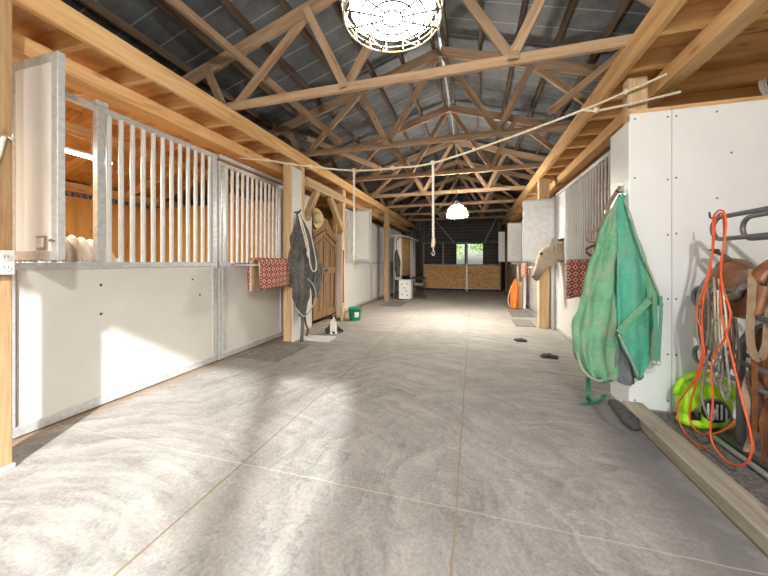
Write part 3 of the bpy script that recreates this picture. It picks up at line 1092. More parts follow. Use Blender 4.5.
G = [(326, 616, 622), (340, 614, 628), (352, 612, 636), (364, 611, 641), (376, 613, 643), (384, 622, 637)]
pxlobe(G, [(0, 2.62), (1, 2.60)], [(0, .02), (.5, .05), (1, .02)], folds=.3, freq=7, seed=5, crumple=.045).build('rug_lining', M['lining'], t, smooth=True)
# the loose corner at the right, with its straps
cn = [at(645, 262, 2.515), at(664, 306, 2.45), at(650, 305, 2.445)]
MB().add(cn + [p + CF * .018 for p in cn], [(0, 1, 2), (5, 4, 3), (0, 3, 4, 1), (1, 4, 5, 2), (2, 5, 3, 0)]).build('rug_corner', M['greenold'], t)
e = [at(624, 200, 2.655), at(630, 214, 2.55), at(638, 240, 2.50), at(646, 262, 2.475), at(655, 284, 2.455), at(663, 306, 2.44)]
MB().ribbon(spline(e, 4), .012, .006, CR).build('binding', M['edge'], t)
e = [at(618.5, 334, 2.455), at(626, 350, 2.45), at(632, 362, 2.45), at(638, 375, 2.465)]
MB().ribbon(spline(e, 4), .014, .006, CR).build('binding', M['edge'], t)
e = [at(577, 352, 2.60), at(581, 366, 2.565), at(588, 375, 2.545), at(598, 380.5, 2.54), at(608, 379, 2.545), at(613, 375, 2.56)]
MB().ribbon(spline(e, 4), .016, .006, (0, 0, 1)).build('binding', M['edge'], t)
e = [at(619, 333, 2.445), at(630, 319, 2.44), at(641, 309, 2.43), at(649, 300, 2.425)]
MB().ribbon(spline(e, 4), .05, .006, (0, 0, 1)).build('surcingle', M['greenold'], t)
for (a, b, w) in ((654.5, 655.5, .034), (660.5, 659.5, .026)):
    e = [at(a, 296, 2.425), at(a + .5, 312, 2.415), at(b, 340, 2.41), at(b - 1, 361, 2.41)]
    s = MB().ribbon(spline(e, 4), w, .005, CR).build('strap', M['greenweb'], t)
    MB().tube([at(b - 1, 361, 2.41) + CR * (.016 * math.cos(q)) + Vector((0, 0, .02 * math.sin(q) - .012)) for q in [2 * PI * k / 14 for k in range(14)]], .0035, 6, closed=True).build('buckle', M['chrome'], s, smooth=True)
MB().box(at(650, 303, 2.43) - Vector((.035, .004, .02)), at(650, 303, 2.43) + Vector((.035, .004, .02))).build('leather_patch', M['leather'], t, bevel=.004)
q = [at(588, 378, 2.60), at(588.5, 388, 2.66), flr(588, 397, .10), flr(589, 400, .02)] + [flr(594, 401.5, .006), flr(600, 399.5, .006), flr(604, 396, .012), flr(605, 395, .03)]
MB().ribbon(spline(q, 5), .035, .004, CR).build('leg_strap', M['greendark'], t)
q = [flr(581, 404, .006), flr(588, 403, .006), flr(594, 401, .014), flr(600, 398.5, .02)]
MB().ribbon(spline(q, 5), .035, .004, (.3, 1, 0)).build('leg_strap', M['greendark'], t)
MB().tube([(1.27, 3.2, 1.865), (1.225, 3.19, 1.86), (1.20, 3.185, 1.875)], .006).build('rug_hook', M['black'], t)

# halter beside it
t = thing('halter', 'worn tan webbing halter hanging beside the green rug', 'halter', at(605, 250, 2.95))
hw = spline([at(623, 187, 2.74), at(619, 189, 2.76), at(612, 200, 2.83), at(606, 211, 2.88), at(602, 222, 2.9), at(599, 236, 2.9), at(595, 250, 2.9)], 5)
MB().ribbon(hw, .032, .006, CR).build('crown_strap', M['strap'], t)
MB().ribbon(spline([at(620, 186, 2.75), at(609, 203, 2.86), at(603, 219, 2.91), at(600.5, 235, 2.92)], 5), .025, .006, CR).build('cheek_strap', M['strap'], t)
MB().ribbon(spline([at(601, 229, 2.89), at(592, 232, 2.87), at(586, 236, 2.88), at(588, 241, 2.92), at(597, 243, 2.93)], 5), .022, .006, (0, 0, 1)).build('nose_band', M['strap'], t)
MB().ribbon(spline([at(598, 245, 2.89), at(590, 247, 2.86), at(586, 251, 2.87), at(592, 256, 2.91), at(598, 254, 2.93)], 5), .022, .006, (0, 0, 1)).build('nose_band', M['leatherd'], t)
MB().box(at(607, 212, 2.86) - Vector((.02, .006, .02)), at(607, 212, 2.86) + Vector((.02, .006, .02))).build('buckle', M['chrome'], t, bevel=.003)
MB().tube([at(622.5, 194, 2.64) + CR * (.012 * math.cos(a)) + Vector((0, 0, .018 * math.sin(a))) for a in [2 * PI * k / 14 for k in range(14)]], .004, 6, closed=True).build('ring', M['chrome'], t, smooth=True)

# black cloth on the floor by the kerb
secs = []
path = spline([flr(611, 397, .04), flr(617, 404, .045), flr(624, 412, .05), flr(631, 420, .055), flr(637, 426, .04)], 6)
for i, p in enumerate(path):
    v = i / (len(path) - 1)
    tg = (path[min(i + 1, len(path) - 1)] - path[max(0, i - 1)]).normalized()
    sd = Vector((tg.y, -tg.x, 0)).normalized()
    w = interp([(0, .015), (.15, .045), (.5, .05), (.8, .06), (1, .03)], v)[0]
    h = interp([(0, .01), (.2, .035), (.8, .045), (1, .02)], v)[0]
    secs.append([Vector((p.x, p.y, h)) + sd * (w * math.cos(a)) + Vector((0, 0, h * .95 * math.sin(a))) + Vector((1, 1, 0)) * (.008 * noise.noise(Vector((a * 2, v * 9, 3)))) for a in [2 * PI * k / 16 for k in range(16)]])
tag(MB().rings(secs).build('hoof_wrap', M['sock'], smooth=True), 'black crumpled cloth wrap lying on the floor at the end of the kerb', 'cloth')

# ------------------------------------------------------------------ saddle rack
t = thing('saddle_rack', 'grey steel tube saddle rack with rounded arms in the tack alcove', 'rack', (1.7, 2.0, .015))


def arm(x, zt, zb, y0=1.55, y1=2.66):
    r = (zt - zb) / 2
    p = [(x, y0, zt), (x, y1, zt)] + [(x, y1 + r * math.sin(a), zb + r + r * math.cos(a)) for a in [PI * k / 10 for k in range(1, 10)]] + [(x, y1, zb), (x, y0, zb)]
    MB().tube(p, .015, 10).build('arm', M['steel'], t, smooth=True)


for zt, zb in ((1.555, 1.405), (1.06, .92), (.62, .5)):
    for x in (1.615, 1.78):
        arm(x, zt, zb, y1=2.66 if zt > 1.5 else 2.86)
    MB().tube([(1.615, 2.3, zb), (1.78, 2.3, zb)], .01).tube([(1.615, 1.6, zb), (1.78, 1.6, zb)], .01).build('cross_bar', M['steel'], t)
for x in (1.615, 1.78):
    MB().tube([(x, 1.55, .05), (x, 1.55, 1.6)], .018).build('upright', M['steel'], t, smooth=True)
for x, m in ((1.60, 'galv'), (1.665, 'steel')):
    MB().tube([(x, 1.2, .04), (x, 2.74, .04)], .022 if m == 'steel' else .017, 10).build('base_rail', M[m], t, smooth=True)
MB().tube(spline([(1.70, 2.62, .03), (1.695, 2.62, .5), (1.70, 2.60, .74), (1.75, 2.52, .85), (1.79, 2.40, .88), (1.79, 2.0, .88), (1.79, 1.56, .88)], 6), .022, 10).build('front_leg', M['steel'], t, smooth=True)
MB().tube([(1.60, 2.72, 1.555), (1.60, 2.735, 1.565), (1.60, 2.74, 1.60)], .006).tube([(1.612, 2.66, 1.555), (1.60, 2.72, 1.555)], .006).build('hook', M['black'], t)


def saddle(y0, zs, x0, mat, label, sc=1.0, name='saddle', rot=0):
    t = thing(name, label, 'saddle', (x0, y0 - .3, zs))
    S = lambda v: x0, 
    Ln = .58 * sc
    def top(v):    # v 0 front .. 1 back
        return zs + interp([(0, .12), (.10, .17), (.2, .15), (.4, .09), (.6, .085), (.8, .13), (.92, .20), (1, .19)], v)[0] * sc
    def half(v):
        return interp([(0, .10), (.12, .15), (.25, .14), (.5, .13), (.75, .16), (.92, .19), (1, .15)], v)[0] * sc
    def pt(u, v):
        y = y0 - Ln * v
        a = (u * 2 - 1) * 1.25
        w = half(v)
        return (x0 + w * math.sin(a) / math.sin(1.25) * (1 + .1 * abs(u * 2 - 1)), y, top(v) - (1 - math.cos(a)) * .24 * sc)
    MB().grid(pt, 26, 26, .03 * sc).build('seat', M[mat], t, smooth=True)
    # swells and horn
    MB().ball((x0, y0 - .06 * sc, zs + .13 * sc), (.125 * sc, .055 * sc, .075 * sc)).build('pommel', M[mat], t, smooth=True)
    hb = Vector((x0 - .005, y0 - .04 * sc, zs + .18 * sc))
    MB().tube([hb, hb + Vector((-.02, .06, .055)) * sc, hb + Vector((-.04, .12, .085)) * sc], [.022 * sc, .016 * sc, .018 * sc], 10).lathe([(.012 * sc, 0), (.036 * sc, .004), (.038 * sc, .015 * sc), (.02 * sc, .022 * sc)], hb + Vector((-.04, .12, .085)) * sc, 16).build('horn', M['leatherd'], t, smooth=True)
    def skirt(s):
        def f(u, v):
            y = y0 + .02 - (Ln + .06) * v - .16 * u * u * (1 - v)
            z = zs + .02 * sc - u * (.20 + .05 * math.sin(v * PI) - .06 * (v < .15)) * sc
            return (x0 + s * (half(v) + .012 + .05 * u * sc + .008 * math.sin(9 * v)), y, z)
        return f
    for s in (-1, 1):
        MB().grid(skirt(s), 10, 16, .012).build('skirt', M[mat], t, smooth=True)
        MB().tube([(x0 + s * (half(.12) + .035), y0 - .13 + .022 * math.cos(a), zs - .08 * sc + .022 * math.sin(a)) for a in [2 * PI * k / 16 for k in range(16)]], .006, 6, closed=True).build('rigging_ring', M['chrome'], t, smooth=True)
        if s < 0:
            continue
        def fl_(u, v, s=s):
            y = y0 - (.25 + (v - .5) * (.12 + .10 * math.sin(u * PI * .8))) * sc
            return (x0 + s * (half(.4) + .055 + .045 * u) , y, zs + .03 - u * .42 * sc)
        MB().grid(fl_, 12, 8, .010).build('fender', M[mat if s > 0 else 'strap'], t, smooth=True)
        b = Vector((x0 + s * (half(.4) + .10), y0 - .25 * sc, zs - .50 * sc))
        MB().ribbon([b + Vector((0, -.055, .0)) * sc, b + Vector((0, -.06, -.03)) * sc, b + Vector((0, -.05, -.12)) * sc, b + Vector((0, .05, -.12)) * sc, b + Vector((0, .06, -.03)) * sc, b + Vector((0, .055, .0)) * sc, b + Vector((0, 0, .11)) * sc, b + Vector((0, -.055, .0)) * sc], .05, .010, (1, 0, 0)).build('stirrup', M['leatherd'], t)
        MB().tube([(x0 + s * (half(.12) + .045), y0 - .09 + .026 * math.cos(a), zs - .13 * sc + .026 * math.sin(a)) for a in [2 * PI * k / 16 for k in range(16)]], .006, 6, closed=True).build('cinch_ring', M['chrome'], t, smooth=True)
        MB().ribbon([(x0 + s * (half(.12) + .05), y0 - .09, zs - .15), (x0 + s * (half(.12) + .06), y0 - .10, zs - .40), (x0 + s * (half(.12) + .05), y0 - .09, zs - .62)], .04, .006, (0, 1, 0)).build('latigo', M['strap'], t)
    def fl2(u, v):
        x, y, z = pt(u, v)
        return (x0 + (x - x0) * 1.06, y + .03 - .0 * v, z - .04)
    MB().grid(fl2, 20, 16, .03).build('fleece', M['fleece'], t, smooth=True)
    return t


saddle(2.82, 1.10, 1.755, 'leather', 'glossy brown western saddle with a dark horn on the steel rack', .86)

# halters and ropes hanging from the arm ends
def hang(name, label, cat, mat, strands, r=.008, extra=None):
    t = thing(name, label, cat, strands[0][0])
    mb = MB()
    for s in strands:
        mb.tube(spline(s, 5), r, 7)
    mb.build('cord', M[mat], t, smooth=True)
    if extra:
        for (px, py, d) in extra:
            c = at(px, py, d)
            MB().tube([c + CR * (.019 * math.cos(a)) + Vector((0, 0, .019 * math.sin(a))) for a in [2 * PI * k / 16 for k in range(16)]], .004, 6, closed=True).build('ring', M['chrome'], t, smooth=True)
    return t


def A(L, x=1.50):
    return [onx(px, py, x + .10 * max(0, min(1, (290 - py) / 60))) for px, py in L]


hang('rope_halter', 'khaki rope halter looped over the front of the brown saddle', 'halter', 'khaki',
     [A([(706, 280), (700, 290), (697, 310), (698, 335), (703, 352), (708, 338), (709, 312), (708, 288)], 1.52),
      A([(712, 282), (706, 300), (705, 330), (710, 356), (714, 330), (714, 300)], 1.53)], .010)
hang('lead_rope', 'pale tan lead rope hanging in long loops between the orange cord strands', 'rope', 'rope',
     [A([(714, 277), (715, 300), (716, 330), (717, 356), (719, 364), (721, 350), (719, 320), (718, 290)], 1.505),
      A([(719, 279), (721, 300), (722, 326), (724, 345), (727, 330), (725, 305), (722, 283)], 1.505)], .0065, [(715, 322, 1.98), (718, 366, 1.97)])
hang('bridle', 'tangled grey bridle with metal rings hanging above the lime green machine', 'bridle', 'fleece',
     [A([(716, 340), (713, 362), (714, 380), (720, 384), (723, 370), (721, 350)], 1.49),
      A([(722, 345), (719, 372), (722, 392), (727, 400), (729, 384), (727, 362), (725, 345)], 1.49),
      A([(709, 350), (705, 372), (702, 395), (706, 412), (712, 420), (716, 410)], 1.48)], .007, [(719, 375, 1.95), (723, 358, 1.93), (716, 362, 1.96)])
hang('rein', 'dark leather reins hanging in a bundle right of the pale tan lead rope', 'rein', 'leatherd',
     [A([(726, 300), (729, 330), (731, 352), (728, 372), (724, 360), (726, 330)], 1.51), A([(731, 310), (734, 335), (733, 360), (737, 375), (739, 350), (735, 318)], 1.51),
      A([(703, 300), (702, 330), (707, 355), (712, 362)], 1.51)], .007)
t = thing('stirrup_leather', 'wide brown leather strap hanging in a loop in front of the brown saddle', 'strap', at(755, 360, 1.80))
MB().ribbon(spline([at(753, 270, 1.86), at(752, 285, 1.80), at(751, 310, 1.79), at(750, 335, 1.79), at(753, 353, 1.79), at(760, 358, 1.79), at(766, 345, 1.79), at(768, 320, 1.80), at(772, 290, 1.82), at(772, 272, 1.86)], 5), .045, .006, CR).build('strap_loop', M['strap'], t)
MB().ribbon(spline([at(754, 358, 1.80), at(755, 385, 1.80), at(755, 410, 1.81), at(753, 440, 1.82)], 4), .03, .006, CR).build('strap_tail', M['leather'], t)

for i, (x0_, y0_, x1_, y1_, m, w, lab) in enumerate(((757, 330, 757, 430, 'leatherd', .07, 'dark leather flap hanging low beside the loop of the wide brown strap'), (766, 345, 762, 470, 'leather', .06, 'long reddish brown leather strap hanging to the floor at the near end of the rack'), (748, 372, 750, 452, 'strap', .05, 'worn tan leather strap hanging just right of the steel leg of the rack'))):
    t = thing('leather_strap', lab, 'strap', at(x0_, y1_, 1.85))
    pp = [at(x0_ + (x1_ - x0_) * k / 6 + 2.0 * math.sin(k * 1.4 + i), y0_ + (y1_ - y0_) * k / 6, 1.86 + .03 * math.sin(k + i)) for k in range(7)]
    MB().ribbon(spline(pp, 4), w, .007, [CR + CF * (.5 * math.sin(k * .35 + i)) for k in range(25)]).build('strap', M[m], t, smooth=False)

# the orange cord
cord = [A([(713, 238), (711, 262), (704, 288), (698, 306), (697, 318), (701, 330), (702, 352), (697, 375), (686, 392), (678, 405), (679, 420), (687, 436), (697, 444), (705, 447)], 1.455),
        A([(713, 236), (713, 219), (718, 211), (724, 212), (726, 224), (724, 245), (721, 262), (722, 285), (729, 306), (730, 320), (724, 340), (715, 352), (711, 372), (713, 395), (711, 420), (711, 438), (718, 452), (733, 465), (746, 463), (752, 450), (750, 430), (742, 400), (735, 370), (728, 340), (722, 318), (720, 292)], 1.45),
        A([(720, 292), (721, 270), (724, 240), (723, 216), (719, 214), (715, 222), (714, 240), (710, 270), (704, 296), (702, 318), (703, 340), (704, 356), (698, 378), (691, 402), (690, 420), (698, 432), (712, 434), (726, 429), (735, 421)], 1.465),
        A([(688, 437), (695, 443), (702, 449), (706, 447)], 1.45)]
t = hang('extension_cord', 'orange extension cord looped over the end of the rack arm, hanging to the floor', 'cord', 'orange', cord, .0055)

# lime green machine
c = Vector((1.66, 2.91, .19))
t = thing('leaf_blower', 'lime green plastic blower standing on the alcove floor against the white partition', 'machine', (c.x, c.y, .015))
MB().lathe([(.05, -.075), (.12, -.075), (.155, -.05), (.165, 0), (.155, .05), (.12, .075), (.05, .08)], c, 32, axis='Y').ball(c + Vector((-.05, -.02, -.13)), (.13, .08, .05)).ball(c + Vector((.10, 0, -.11)), (.09, .07, .065)).build('housing', M['lime'], t, voxel=.012, relax=3)
pth = [c + Vector((.175 * math.cos(a), -.02, .06 + .165 * math.sin(a))) for a in [PI * (k / 14) for k in range(15)]]
MB().tube(pth, [.021] * 15, 10).build('handle', M['lime'], t, smooth=True)
g = MB().lathe([(.02, -.004), (.075, -.004), (.085, .004), (.085, .02)], c + Vector((.03, -.085, -.02)), 24, axis='Y').build('intake_grille', M['black'], t, smooth=True)
mb = MB()
for k in range(-2, 3):
    mb.box(c + Vector((.03 + k * .026 - .005, -.096, -.075)), c + Vector((.03 + k * .026 + .005, -.0895, .035)))
mb.build('grille_bars', M['outlet'], g)
MB().box(c + Vector((-.125, -.09, -.10)), c + Vector((-.06, -.075, -.04))).build('switch', M['black'], t, bevel=.005)
MB().tube(spline([c + Vector((-.09, -.10, -.06)), c + Vector((-.12, -.15, .0)), c + Vector((-.06, -.16, .09)), c + Vector((.04, -.15, .06)), c + Vector((.08, -.14, -.06)), c + Vector((.02, -.15, -.13))], 5), .009, 8).build('hose', M['steel'], t, smooth=True)

# round fan high on the right
c = at(778, 82, 2.72)
t = thing('wall_fan', 'round wire guarded fan mounted high above the white partition', 'fan', c)
for dy in (-.03, .03):
    mb = MB()
    for r, w in ((.138, .006), (.105, .0025), (.072, .0025), (.04, .003)):
        mb.tube([c + CR * (r * math.cos(a)) + CF * (dy * (1.2 - r * 3)) + Vector((0, 0, r * math.sin(a))) for a in [2 * PI * k / 32 for k in range(32)]], w, 6, closed=True)
    for k in range(16):
        a = 2 * PI * k / 16
        mb.tube([c + CR * (.02 * math.cos(a)) + CF * dy + Vector((0, 0, .02 * math.sin(a))), c + CR * (.138 * math.cos(a)) + CF * (dy * .7) + Vector((0, 0, .138 * math.sin(a)))], .002, 5)
    mb.build('guard', M['outlet'], t, smooth=True)
MB().tube([c + CR * (.14 * math.cos(a)) + Vector((0, 0, .14 * math.sin(a))) for a in [2 * PI * k / 32 for k in range(32)]], .022, 8, closed=True).build('rim', M['outlet'], t, smooth=True)
for k in range(3):
    a = 2 * PI * k / 3 + .3
    e1 = CR * math.cos(a) + Vector((0, 0, math.sin(a)))
    e2 = CR * -math.sin(a) + Vector((0, 0, math.cos(a)))
    MB().add([c + e1 * .02 - e2 * .02, c + e1 * .02 + e2 * .02, c + e1 * .11 + e2 * .045 + CF * .015, c + e1 * .12 - e2 * .03 - CF * .012] + [c + e1 * .02 - e2 * .02 + CF * .003, c + e1 * .02 + e2 * .02 + CF * .003, c + e1 * .11 + e2 * .045 + CF * .018, c + e1 * .12 - e2 * .03 - CF * .009], [(0, 1, 2, 3), (7, 6, 5, 4), (0, 4, 5, 1), (1, 5, 6, 2), (2, 6, 7, 3), (3, 7, 4, 0)]).build('blade', M['galv'], t)
MB().ball(c + CF * .05, (.04, .06, .04)).build('motor', M['steel'], t, smooth=True)
MB().tube([c + CF * .05, c + CF * .05 + Vector((0, 0, 2.83 - c.z))], .012).build('bracket', M['steel'], t)
# ------------------------------------------------------------------ saddle pads
def pad(name, xo, xi, y0, y1, zt, zo, zi, label, side, bar):
    """a folded woven pad over a bar; xo is the aisle face, xi the inner one"""
    t = thing(name, label, 'saddle pad', ((xo + xi) / 2, (y0 + y1) / 2, zo))
    xm, hw = (xo + xi) / 2, abs(xo - xi) / 2
    sg = 1 if xo > xi else -1
    def fn(k, inset, shrink):
        def f(u, v):
            y = y0 + shrink + (y1 - y0 - 2 * shrink) * v
            s = u * (1 + .06 * math.sin(v * 5 + 1)) + .012 * math.sin(7 * v)
            h = hw - inset
            lo, li = zt - h - zo, zt - h - zi
            tot = lo + PI * h + li
            q = u * tot
            w = .010 * noise.noise(Vector((q * 5, y * 4, k))) 
            if q < lo:
                z = zo + q
                return (xm + sg * (h + w + .02 * (1 - q / lo) * math.sin(v * 6 + k)), y, z + .03 * math.sin(v * PI) * (1 - q / lo) - .03 * v * (1 - q / lo))
            if q < lo + PI * h:
                a = (q - lo) / h
                return (xm + sg * h * math.cos(a), y, zt - h + h * math.sin(a) - inset * .2)
            z = zt - h - (q - lo - PI * h)
            return (xm - sg * (h + w), y, z)
        return f
    MB().grid(fn(0, 0, 0), 40, 26, .014).build('woven_cover', M['pad'], t, smooth=True)
    MB().grid(fn(1, max(hw * .2, .024), .012), 36, 20, .12 * hw + .004).build('felt_layer', M['beige'], t, smooth=True)
    MB().grid(fn(2, max(hw * .45, .036), .03), 36, 20, .12 * hw + .004).build('fleece_layer', M['strap'], t, smooth=True)
    if bar is None:
        return t
    mb = MB()
    zb = zt - .085
    mb.tube([(xm, y0 - .03, zb), (xm, y1 + .02, zb)], .012, 8)
    for y in (y0 - .03, y1 + .02):
        mb.tube([(xm, y, zb), (bar, y, zb)], .010, 8)
    mb.build('hanging_bar', M['galv'], t, smooth=True)
    return t


pad('saddle_pad', -2.665, -2.845, 3.46, 4.265, 1.295, .89, .86, 'red patterned woven saddle pad folded over a bar on the left stall door', -1, -3.075)
t = pad('saddle_pad', 1.265, 1.355, 4.28, 4.62, 1.285, .80, .92, 'red patterned saddle pad on the right stall front, partly behind the green rug', 1, None)
MB().tube([(1.31, 4.25, 1.215), (1.31, 4.66, 1.215)], .011).tube([(1.31, 4.45, 1.215), (1.43, 4.36, 1.215)], .011).build('hanging_bar', M['galv'], t)
t.rotation_euler.z = math.radians(42)
pad('saddle_pad', 1.06, 1.16, 7.15, 7.75, 1.22, .93, .98, 'small looking red patterned pad hanging just beyond the muzzle of the horse', 1, 1.45)

# ------------------------------------------------------------------ the grey rug on the post
XG = -2.615
t = thing('horse_rug', 'dark grey horse rug hanging from a peg on the pale post by the tack room', 'horse blanket', (XG, 4.55, .1))


def wall_lobe(tab, th, x=XG, **kw):
    lv = []
    for i, (py, a, b) in enumerate(tab):
        pa, pb = onx(a, py, x), onx(b, py, x)
        lv.append(((pa + pb) / 2, (pb - pa).length / 2, interp(th, i / (len(tab) - 1))[0]))
    return lobe(lv, (0, 1, 0), (1, 0, 0), **kw)


wall_lobe([(212, 297, 300), (222, 295.5, 303), (235, 294, 308), (250, 293, 311), (265, 292.5, 312), (280, 293.5, 309.5), (295, 295, 307.5), (305, 297.5, 306), (316, 301, 305)],
          [(0, .015), (.3, .06), (.8, .06), (1, .015)], folds=.5, freq=9, seed=2, flat=.85, crumple=.05).build('rug_fold', M['greyrug'], t, smooth=True)
wall_lobe([(222, 300, 304), (240, 305, 312), (255, 307, 316), (268, 309, 320), (280, 311, 321), (290, 312.5, 319), (298, 313, 317)], [(0, .015), (.4, .05), (1, .015)], x=XG - .03, folds=.5, freq=7, seed=4, crumple=.05).build('rug_flap', M['greyrug'], t, smooth=True)
e = [onx(a, b, -2.54) for a, b in ((307.5, 279), (312, 283), (314.5, 288), (316, 296), (314, 303), (310, 311), (306, 315.5))]
MB().ribbon(spline(e, 4), .022, .008, (0, 1, 0)).build('binding', M['edge'], t)
e = [onx(a, b, -2.54) for a, b in ((295, 307), (299, 312), (303, 316), (306, 316))]
MB().ribbon(spline(e, 4), .022, .008, (0, 1, 0)).build('binding', M['edge'], t)
e = [onx(302.5, 314, -2.58), onx(302.5, 324, -2.59), onx(302, 334, -2.57), onx(301.5, 342, -2.56)]
MB().ribbon(spline(e, 4), .07, .02, (0, 1, 0)).build('surcingle', M['greyrug'], t)
e = [onx(305, 312, -2.60), onx(305.5, 322, -2.62), onx(308, 330, -2.60), onx(306.5, 336, -2.6)]
MB().tube(spline(e, 4), .014).build('leg_strap', M['sock'], t, smooth=True)
MB().tube([(-2.70, 4.33, 2.03), (-2.60, 4.33, 2.04), (-2.59, 4.33, 2.07)], .012).build('peg', M['black'], t)
XQ = -2.535
t = thing('rope', 'white rope tied in a long open loop over the grey rug', 'rope', onx(313, 271, XQ))
mb = MB()
mb.tube(spline([onx(a, b, XQ) for a, b in ((298.5, 214), (302, 228), (305, 240), (307, 248), (308, 252))], 5), .011, 8)
mb.tube(spline([onx(a, b, XQ) for a, b in ((299, 214), (304, 228), (308, 245), (309.5, 260), (311.5, 269), (314, 271.5), (316.3, 268), (315.5, 258), (312, 240), (307.5, 226), (300, 213))], 5), .0105, 8)
mb.tube(spline([onx(a, b, XQ + .01) for a, b in ((299, 214), (302, 222), (305.5, 234), (308, 248))], 5), .010, 8)
mb.build('loop', M['ropew'], t, smooth=True)
MB().tube(spline([onx(a, b, XQ + .01) for a, b in ((306.5, 247), (308.5, 249), (307.5, 253), (308.5, 257))], 4), .018, 8).build('knot', M['ropew'], t, smooth=True)

# ------------------------------------------------------------------ tack room doorway
lumber('header_beam', (-2.71, 4.655, 2.60), (-2.71, 6.255, 2.60), .10, .16, 'post', None, 'pale lumber header beam above the wooden tack room door', 'beam', bevel=.005)
lumber('knee_brace', (-2.71, 4.70, 1.98), (-2.71, 5.08, 2.52), .09, .12, 'post', None, 'slanted knee brace with the straw hat, left of the tack room doorway', 'brace', bevel=.005)
lumber('knee_brace', (-2.71, 6.22, 1.93), (-2.71, 5.60, 2.52), .09, .12, 'post', None, 'slanted knee brace at the far side of the tack room doorway', 'brace', bevel=.005)
t = thing('straw_hat', 'tan straw hat hanging on the knee brace beside the tack room door', 'hat', (-2.62, 4.92, 1.95))
def hatrim(u, v):
    a = 2 * PI * u
    r = .085 + .095 * v
    return (-2.645 + .03 * v * v + .02 * math.cos(2 * a) * v, 4.93 + r * math.cos(a), 2.02 + r * math.sin(a))
MB().grid(hatrim, 36, 6, .006).build('brim', M['straw'], t, smooth=True)
MB().lathe([(.092, 0), (.09, .05), (.082, .09), (.06, .115), (.02, .115), (.001, .105)], (-2.645, 4.93, 2.02), 28, axis='X', cap0=False, cap1=False).build('crown', M['straw'], t, smooth=True)
MB().lathe([(.094, .004), (.0935, .022)], (-2.645, 4.93, 2.02), 28, axis='X', cap0=False, cap1=False).build('hat_band', M['leatherd'], t, smooth=True)

DX = -2.90
t = thing('tack_room_door', 'carved brown wooden double door with a swan neck top, behind the cat', 'door', (DX, 5.7, .15))
YA, YM, YZ = 5.20, 5.70, 6.20


def ztop(y):
    return interp([(5.20, 1.86), (5.30, 1.84), (5.42, 1.89), (5.54, 2.02), (5.62, 2.09), (5.70, 2.10), (5.78, 2.09), (5.86, 2.02), (5.98, 1.89), (6.10, 1.84), (6.20, 1.86)], y)[0]


for (a, b) in ((YA, YM - .006), (YM + .006, YZ)):
    pts = [a + (b - a) * k / 12 for k in range(13)]
    mb = MB()
    sec = [[Vector((DX, y, .16)), Vector((DX + .045, y, .16)), Vector((DX + .045, y, ztop(y))), Vector((DX, y, ztop(y)))] for y in pts]
    mb.rings(sec)
    leaf = mb.build('door_leaf', M['doorwood'], t)
    mb = MB()
    x1, x2 = DX + .0452, DX + .062
    for (p, q) in ((a, a + .075), (b - .075, b)):
        mb.box((x1, p, .16), (x2, q, 1.80))
    mb.box((x1, a + .075, .16), (x2, b - .075, .30))
    mb.box((x1, a + .075, 1.02), (x2, b - .075, 1.14))
    mb.box((x1, (a + b) / 2 - .02, .30), (x2 - .004, (a + b) / 2 + .02, 1.02)).box((x1, (a + b) / 2 - .02, 1.14), (x2 - .004, (a + b) / 2 + .02, 1.66))
    mb.build('stile_and_rail', M['doorwood'], leaf, bevel=.004)
    up = (1.68, 1.86) if a == YA else (1.86, 1.68)
    lumber('chevron_moulding', (DX + .0665, a + .01, up[0]), (DX + .0665, b - .01, up[1]), .035, .06, 'doorwood', leaf)
    lumber('chevron_moulding', (DX + .0665, a + .01, up[0] - .14), (DX + .0665, b - .01, up[1] - .14), .022, .03, 'doorwood', leaf)
    cv = [(DX + .03, y, ztop(y) + .004) for y in pts]
    MB().tube(spline(cv, 3), .022, 8).build('top_moulding', M['truss' + 'X'], leaf, smooth=True)
    MB().ball((DX + .078, (b - .038) if a == YA else (a + .038), 1.08), .022).build('door_knob', M['steel'], leaf, smooth=True)
vpost('door_post', -2.93, -2.85, 6.205, 6.256, 0, 2.5, 'freshZ', label='orange timber strip on the far side of the carved door', cat='post', bevel=.003)
tag(MB().box((-2.99, 4.67, 0), (-2.78, 6.23, .05)).build('door_sill', M['kerb'], bevel=.006), 'low timber sill under the carved wooden door', 'sill')
struct(box('wall_tack_room', (-4.62, 4.675, 0), (-4.6, 6.915, 2.6), M['ply']))
t = thing('broom', 'red handled broom leaning by the white foot of the tack room doorway post', 'broom', (-2.62, 6.2, 0))
p0, p1 = onx(343.2, 303, -2.66), onx(343.4, 250, -2.68)
MB().tube([p0, p1], .016, 8).build('handle', M['red'], t, smooth=True)
MB().tube([p0, Vector((p0.x + .01, p0.y, .32))], .014, 8).build('handle_tip', M['outlet'], t, smooth=True)
MB().box((p0.x - .03, p0.y - .09, .0), (p0.x + .03, p0.y + .06, .32)).build('bristles', M['straw'], t, bevel=.02)

